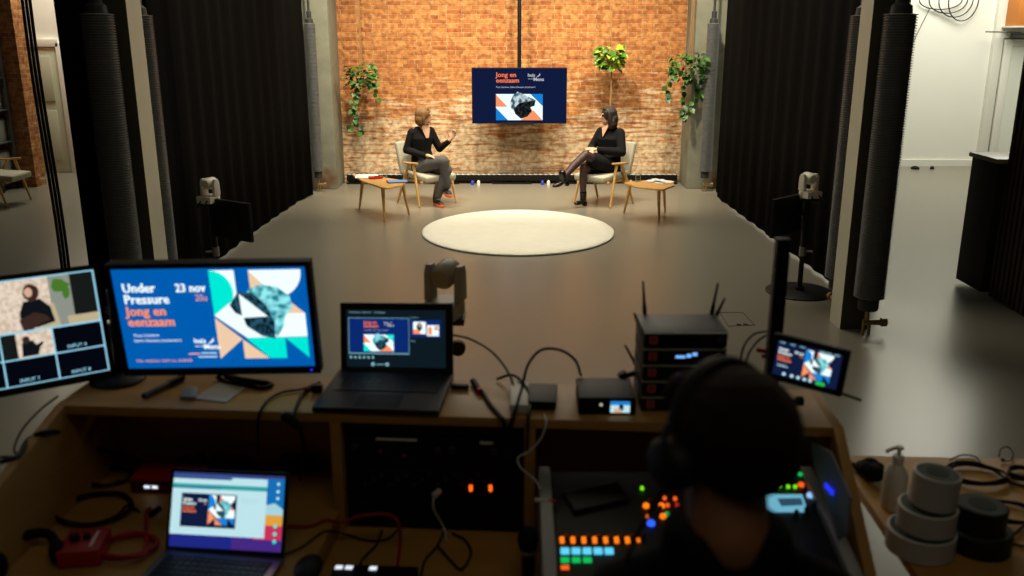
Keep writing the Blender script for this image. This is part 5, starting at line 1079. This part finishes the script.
a = [mp_(762.5, 495.5), mp_(802, 495.5), mp_(807.5, 512.5), mp_(767, 512.5)]; q = MB(); q.prism([p+mn*.001 for p in a], mn*.003); q.build('touch_display', emit('display_blue', (110, 180, 205), .95), t, world=True)
a2 = [mp_(777, 500), mp_(801, 499.5), mp_(803, 506.5), (mp_(781, 507.5))]; q = MB(); q.prism([p+mn*.0042 for p in a2], mn*.0006); q.build('display_graph', emit('display_dark', (52, 84, 104), .8), t, world=True)
q = MB()
for i in range(8):
    x = mX0+.045+i*.0335; q.box((x, 1.62, mz(1.62)+.0005), (.003, .1, .002), 0, mR)
q.build('fader_slots', M['key'], t, world=True)
for i in range(8): x = mX0+.045+i*.0335; y = 1.60+.01*((i*3) % 5); MB().box((x, y, mz(y)+.008), (.014, .022, .012), 0, mR).build('fader_cap', M['dark_grey'], t, world=True, bevel=.002)
# phone lying on the console
a = mp_(596, 499); t2 = thing('smartphone', 'black smartphone lying face up on the mixing console', 'phone', a)
Rp = mR @ Rz(rad(68-90+40)); 
q = MB(); q.box(a+mn*.005, (.148, .072, .008), 0, Rp); q.build('body', M['black_plastic'], t2, world=True, bevel=.003)
q = MB(); q.box(a+mn*.0095, (.135, .064, .001), 0, Rp); q.build('screen_glass', M['glass_dark'], t2, world=True)
q = MB(); q.box(a+mn*.007+Rp @ V((-.0, .0375, 0)), (.13, .0025, .004), 0, Rp); q.build('metal_edge', M['silver'], t2, world=True)
# grey cover leaning on the right side
xi = DW.to_3x3() @ V((1, 0, 0)); xo = DL(xR-.034, 0, 1)
pts = [Pp(px, py, xo, xi) for px, py in ((812, 442), (832, 452), (852, 497), (849, 534), (840, 540), (828, 500), (816, 470))]
solo(MB().prism(pts, -xi*.004), 'dust_cover', mat('grey_sheet', (120, 120, 124), .7), 'grey sheet cover standing between the console and the right desk side', 'cover')

# blue lights beside the console
for px, py, lb, h_ in ((542.5, 493, 'left', .05), (829, 489, 'right', .04)):
    p = P(px, py, z=1.06) if lb == 'left' else Pp(px, py, xo-xi*.014, xi); q = MB(); q.box(p, (.005, h_, .012), 0, Rz(.1 if lb == 'right' else 0)); solo(q, 'blue_light_strip', emit('blue_strip_'+lb, (30, 50, 235), 1.2), f'thin blue glowing light strip at the {lb} side of the mixing console', 'light')
# ---------------------------------------------------------------- operator
def operator():
    hc = V((.304, 1.165, 1.655)); t = thing('person', 'person seen from behind with short dark hair and dark hooded top at the mixer', 'person', (hc.x, hc.y-.05, 0))
    yaw = rad(112); q = MB(); f, R = head_parts(q, hc, yaw, -.15, .9)
    nb = V((.298, 1.10, 1.52)); q.limb([hc+V((-.003, -.02, -.06)), nb], [.056, .06])
    sh = lambda s_, dy=0, dz=0: V((.298+s_*.135, 1.11+dy, 1.415+dz))
    up = V((0, 1, 0)); ax = lambda y, z, r, ry: q.ring(V((.298, y, z)), (0, 0, 1), r, 20, ry, up=up)
    q.loft([ax(1.05, .86, .15, .10), ax(1.06, 1.05, .15, .10), ax(1.10, 1.25, .175, .11), ax(1.12, 1.4, .17, .10), ax(1.11, 1.47, .09, .06)])
    for s_ in (-1, 1):
        el = V((.298+s_*.23, 1.17, 1.13)); wr = V((.40+s_*.13, 1.53, 1.075)); q.limb([sh(s_), el, wr], [.052, .042, .028]); d = (wr-el).normalized()
        hand(q, wr, V((d.x*.3, 1, -.02)), V((0, -.2, 1)), s_, .35)
    # legs, standing
    for s_ in (-1, 1): q.limb([V((.298+s_*.1, 1.04, .9)), V((.298+s_*.12, 1.08, .5)), V((.298+s_*.13, 1.02, .1)), V((.298+s_*.14, 1.12, .04))], [.085, .06, .045, .035])
    organic(q, 'body', [M['skin_dark'], M['eye'], M['lip']], t, .008, True, 3, face_paint(f))
    q = MB(); ax = lambda y, z, r, ry: q.ring(V((.298, y, z)), (0, 0, 1), r, 24, ry, up=up)
    q.loft([ax(1.05, .82, .185, .135), ax(1.06, 1.05, .19, .135), ax(1.08, 1.25, .195, .14), ax(1.09, 1.36, .195, .125), ax(1.10, 1.42, .14, .09), ax(1.105, 1.50, .07, .065)])
    for s_ in (-1, 1): el = V((.298+s_*.235, 1.17, 1.13)); wr = V((.40+s_*.135, 1.50, 1.085)); q.limb([sh(s_, 0, .0), el, wr], [.066, .056, .042]); q.limb([sh(s_, -.01, .01), V((.298+s_*.04, 1.09, 1.505))], [.062, .036])
    n = 18
    for i in range(n):                                   # hood bunched round the neck, open in a V at the nape
        a = 2*PI*i/n; x = .066*math.cos(a); y = .072*math.sin(a); zc = 1.52+.012*abs(math.cos(a)) - (.026 if math.sin(a) < -.7 else 0)
        a2 = 2*PI*(i+1)/n; q.limb([V((.298+x, 1.105+y, zc)), V((.298+.066*math.cos(a2), 1.105+.072*math.sin(a2), 1.52+.012*abs(math.cos(a2)) - (.026 if math.sin(a2) < -.7 else 0)))], [.024, .024], 10)
    q.ell((.298, 1.0, 1.42), (.12, .05, .07))
    organic(q, 'hooded_top', M['hoodie'], t, .009, True, 4)
    q = MB()
    for s_ in (-1, 1): q.limb([V((.298+s_*.1, 1.05, .88)), V((.298+s_*.12, 1.08, .5)), V((.298+s_*.13, 1.02, .1))], [.105, .08, .062])
    q.ell((.298, 1.05, .88), (.18, .13, .1)); organic(q, 'trousers', M['black_cloth'], t, .01, True, 3)
    for s_ in (-1, 1): q = MB(); q.ell((.298+s_*.14, 1.1, .045), (.05, .13, .045)); q.ell((.298+s_*.135, 1.03, .08), (.05, .06, .06)); organic(q, 'shoe', M['black_matte'], t, .008, True, 2)
    q = MB(); q.ell(f(-.022, 0, .018), (.102, .084, .086), R); q.ell(f(-.045, 0, -.005), (.074, .078, .075), R); q.ell(f(-.048, 0, -.04), (.046, .058, .04), R); q.limb([f(.055, -.04, .06), f(.055, .04, .06)], [.032, .032])
    r0 = random.Random(12)
    for i in range(140):
        th = r0.uniform(0, 2*PI); ph = r0.uniform(.0, 1.5); d = V((math.cos(th)*math.cos(ph), math.sin(th)*math.cos(ph), math.sin(ph)))
        if d.x > .55 and d.z < .4: continue
        b = (-.022+.096*d.x, .08*d.y, .018+.084*d.z); e = (b[0]+.013*d.x+r0.uniform(-.012, .006), b[1]+.013*d.y+r0.uniform(-.008, .008), b[2]+.012*d.z-.008); q.cone(f(*b), f(*e), .009, .003, 6)
    organic(q, 'hair', M['operator_hair'], t, .005, True, 1)
    h = thing('headphones', 'black over-ear headphones worn by the person at the mixer', 'headphones', f(0, 0, -.03))
    q = MB(); pts = [f(.01+.0*k, .094*math.sin(a), -.01+.126*math.cos(a)) for k, a in enumerate([-1.35+2.7*i/16 for i in range(17)])]
    for off, rr in ((-.008, .006), (.0, .0075), (.008, .006)): q.tube([p+(R @ V((off, 0, 0))) for p in pts], rr, 8, smooth=2)
    q.build('headband', M['rubber'], h, world=True, smooth=60)
    for s_ in (-1, 1):
        c0 = f(0, s_*.093, -.03); axs = R @ V((0, s_, 0)); q = MB(); q.v = []; rings = []
        for rr, hh in ((.028, -.012), (.042, -.008), (.045, .006), (.043, .02), (.032, .03), (.004, .032)): rings.append(q.ring(c0+axs*hh, axs, rr, 24, rr*.82, up=R @ V((0, 0, 1))))
        q.loft(rings); q.build('ear_cup', M['rubber'], h, world=True, smooth=50)
        q = MB(); q.tube([f(0, s_*.106, .035), f(-.0, s_*.118, .0), f(0, s_*.124, -.03)], .005, 8); q.build('yoke', M['dark_grey'], h, world=True, smooth=60)
    q = MB(); q.tube([f(0, .118, -.07), f(.03, .14, -.13), f(.06, .17, -.22), V((.16, 1.42, 1.2)), V((.14, 1.54, 1.07))], .003, 6); q.build('lead', M['rubber'], h, world=True)
operator()

# ---------------------------------------------------------------- side table at the lower right
TZ = .95
fl, bl_, = P(899, 573, z=TZ), P(846, 443.5, z=TZ); fl.z = bl_.z = 0
ed = (bl_-fl).normalized(); rgt = V((ed.y, -ed.x, 0)); ln = (bl_-fl).length; Wt = 1.3
t = thing('work_table', 'plain light wooden work table at the lower right with tape rolls and cables', 'table', fl+ed*ln/2+rgt*Wt/2, rad(-2.5))
hl = ln/2; MB().bb((-Wt/2, -hl, TZ-.03), (Wt/2, hl, TZ)).build('tabletop', M['ply'], t, bevel=.003)
for sx in (-1, 1):
    for sy in (-1, 1): MB().box((sx*(Wt/2-.04), sy*(hl-.04), (TZ-.03)/2), (.05, .05, TZ-.032)).build('leg', M['ply_side'], t, bevel=.003)
def roll(c, r, rin, h, label, m, tilt=None, group=None):
    t = thing('tape_roll', label, 'tape roll', c, 0, group); R = tilt or Matrix.Identity(3); T = MB(Matrix.Translation(c) @ R.to_4x4())
    T.lathe([(r-.003, 0), (r, .002), (r, h-.002), (r-.002, h), (r-.006, h+.0005)], n=40); 
    n = 40; T.build('tape', m, t, world=True, smooth=40)
    T = MB(Matrix.Translation(c) @ R.to_4x4()); T.lathe([(.001, h-.002), (.001, h+.0012), (r-.006, h+.0012), (r-.006, h-.003)], n=40); T.build('side_face', M['tape_side'], t, world=True, smooth=30)
    T = MB(Matrix.Translation(c) @ R.to_4x4()); T.lathe([(0, h+.0014), (rin, h+.0014), (rin, h+.0022), (0, h+.0022)], n=32); T.build('core', mat('core', (36, 44, 38), .8), t, world=True, smooth=50)
    return t
G = 'tape rolls on the wooden work table'
a = P(919, 549, z=TZ); kpx = (a-V((0, 0, CAMZ))).length/FPX
roll(V((a.x, a.y, TZ+.001)), 28.5*kpx, .034, .058, 'wide white tape roll at the bottom of the white stack', M['white_tape'], None, G)
roll(V((a.x+.010, a.y+.005, TZ+.061)), 24.5*kpx, .032, .060, 'white tape roll in the middle of the white stack', M['white_tape'], None, G)
roll(V((a.x+.020, a.y+.008, TZ+.124)), 19.5*kpx, .026, .085, 'slightly tilted white tape roll on top of the white stack', M['white_tape'], Euler((.0, .05, 0)).to_matrix(), G)
b = P(977, 546, z=TZ)
roll(V((b.x, b.y, TZ+.001)), 27*kpx, .036, .052, 'wide black tape roll under another black roll', M['black_tape'], None, G)
roll(V((b.x-.004, b.y+.003, TZ+.056)), 21.5*kpx, .032, .06, 'black tape roll resting on the wider black roll', M['black_tape'], Euler((.0, .05, 0)).to_matrix(), G)
c = P(892, 508, z=TZ); t = thing('pump_bottle', 'white soap pump bottle behind the white tape stack', 'bottle', (c.x, c.y, TZ+.001), .3)
q = MB(); up = V((0, 1, 0)); q.loft([q.ring((0, 0, z_), (0, 0, 1), a_, 24, b_) for z_, a_, b_ in ((0, .034, .024), (.004, .037, .027), (.10, .036, .026), (.12, .028, .02), (.13, .013, .013), (.14, .013, .013))]); q.build('bottle', M['white_plastic'], t, smooth=40)
q = MB(); q.lathe([(0, .14), (.015, .14), (.015, .156), (.005, .158), (.005, .175), (.011, .176), (.011, .183), (0, .184)], n=20); q.tube([(0, 0, .179), (-.025, 0, .18), (-.042, 0, .173)], .005, 8); q.build('pump', M['white_plastic'], t, smooth=45)
c = P(868, 478, z=TZ); t = thing('glove_pair', 'crumpled black work gloves near the back left corner of the work table', 'gloves', (c.x, c.y, TZ+.001))
q = MB(); r0 = random.Random(3)
for i in range(9): q.ell((r0.uniform(-.03, .03), r0.uniform(-.03, .03), .02+r0.uniform(0, .02)), (.026, .02, .017), Rz(r0.uniform(0, 3)), 10, 8)
for i in range(4): q.limb([(-.02+.015*i, .03, .015), (-.025+.018*i, .065, .012)], [.01, .008], 8)
organic(q, 'glove', M['black_cloth'], t, .004, False, 2)
tz = TZ+.006
def tcoil(label, cx, cy, rpx, turns, r, seed, tail=None): return coil(label, cx, cy, rpx, turns, r, 'rubber', seed, tz, tail)
tcoil('coil of black cable at the back of the work table, behind the black tape', 976, 476, 23, 3, .004, 1, [(1012, 483), (1030, 487)])
tcoil('coil of black cable at the right edge of the picture on the work table', 1026, 476, 14, 3, .004, 2)
tcoil('larger loop of black cable at the right edge, in front of the others', 1008, 513, 22, 2, .0038, 3, [(1010, 540), (1030, 548)])
cable('thin black wire curling at the very back of the work table', [P(950, 460, z=tz), P(962, 455, z=tz), P(976, 457, z=tz), P(982, 466, z=tz)], .0025)
q = MB(); q.tube([P(999, 456, z=tz), P(1001, 449, z=tz), P(1008, 447, z=tz), P(1013, 453, z=tz), P(1011, 460, z=tz), P(1004, 461, z=tz)], .0022, 6); q.ell(P(1003, 460, z=tz+.001), (.006, .006, .005)); solo(q, 'earpiece', M['rubber'], 'small curled black earpiece at the back right of the work table', 'earpiece', smooth=60)
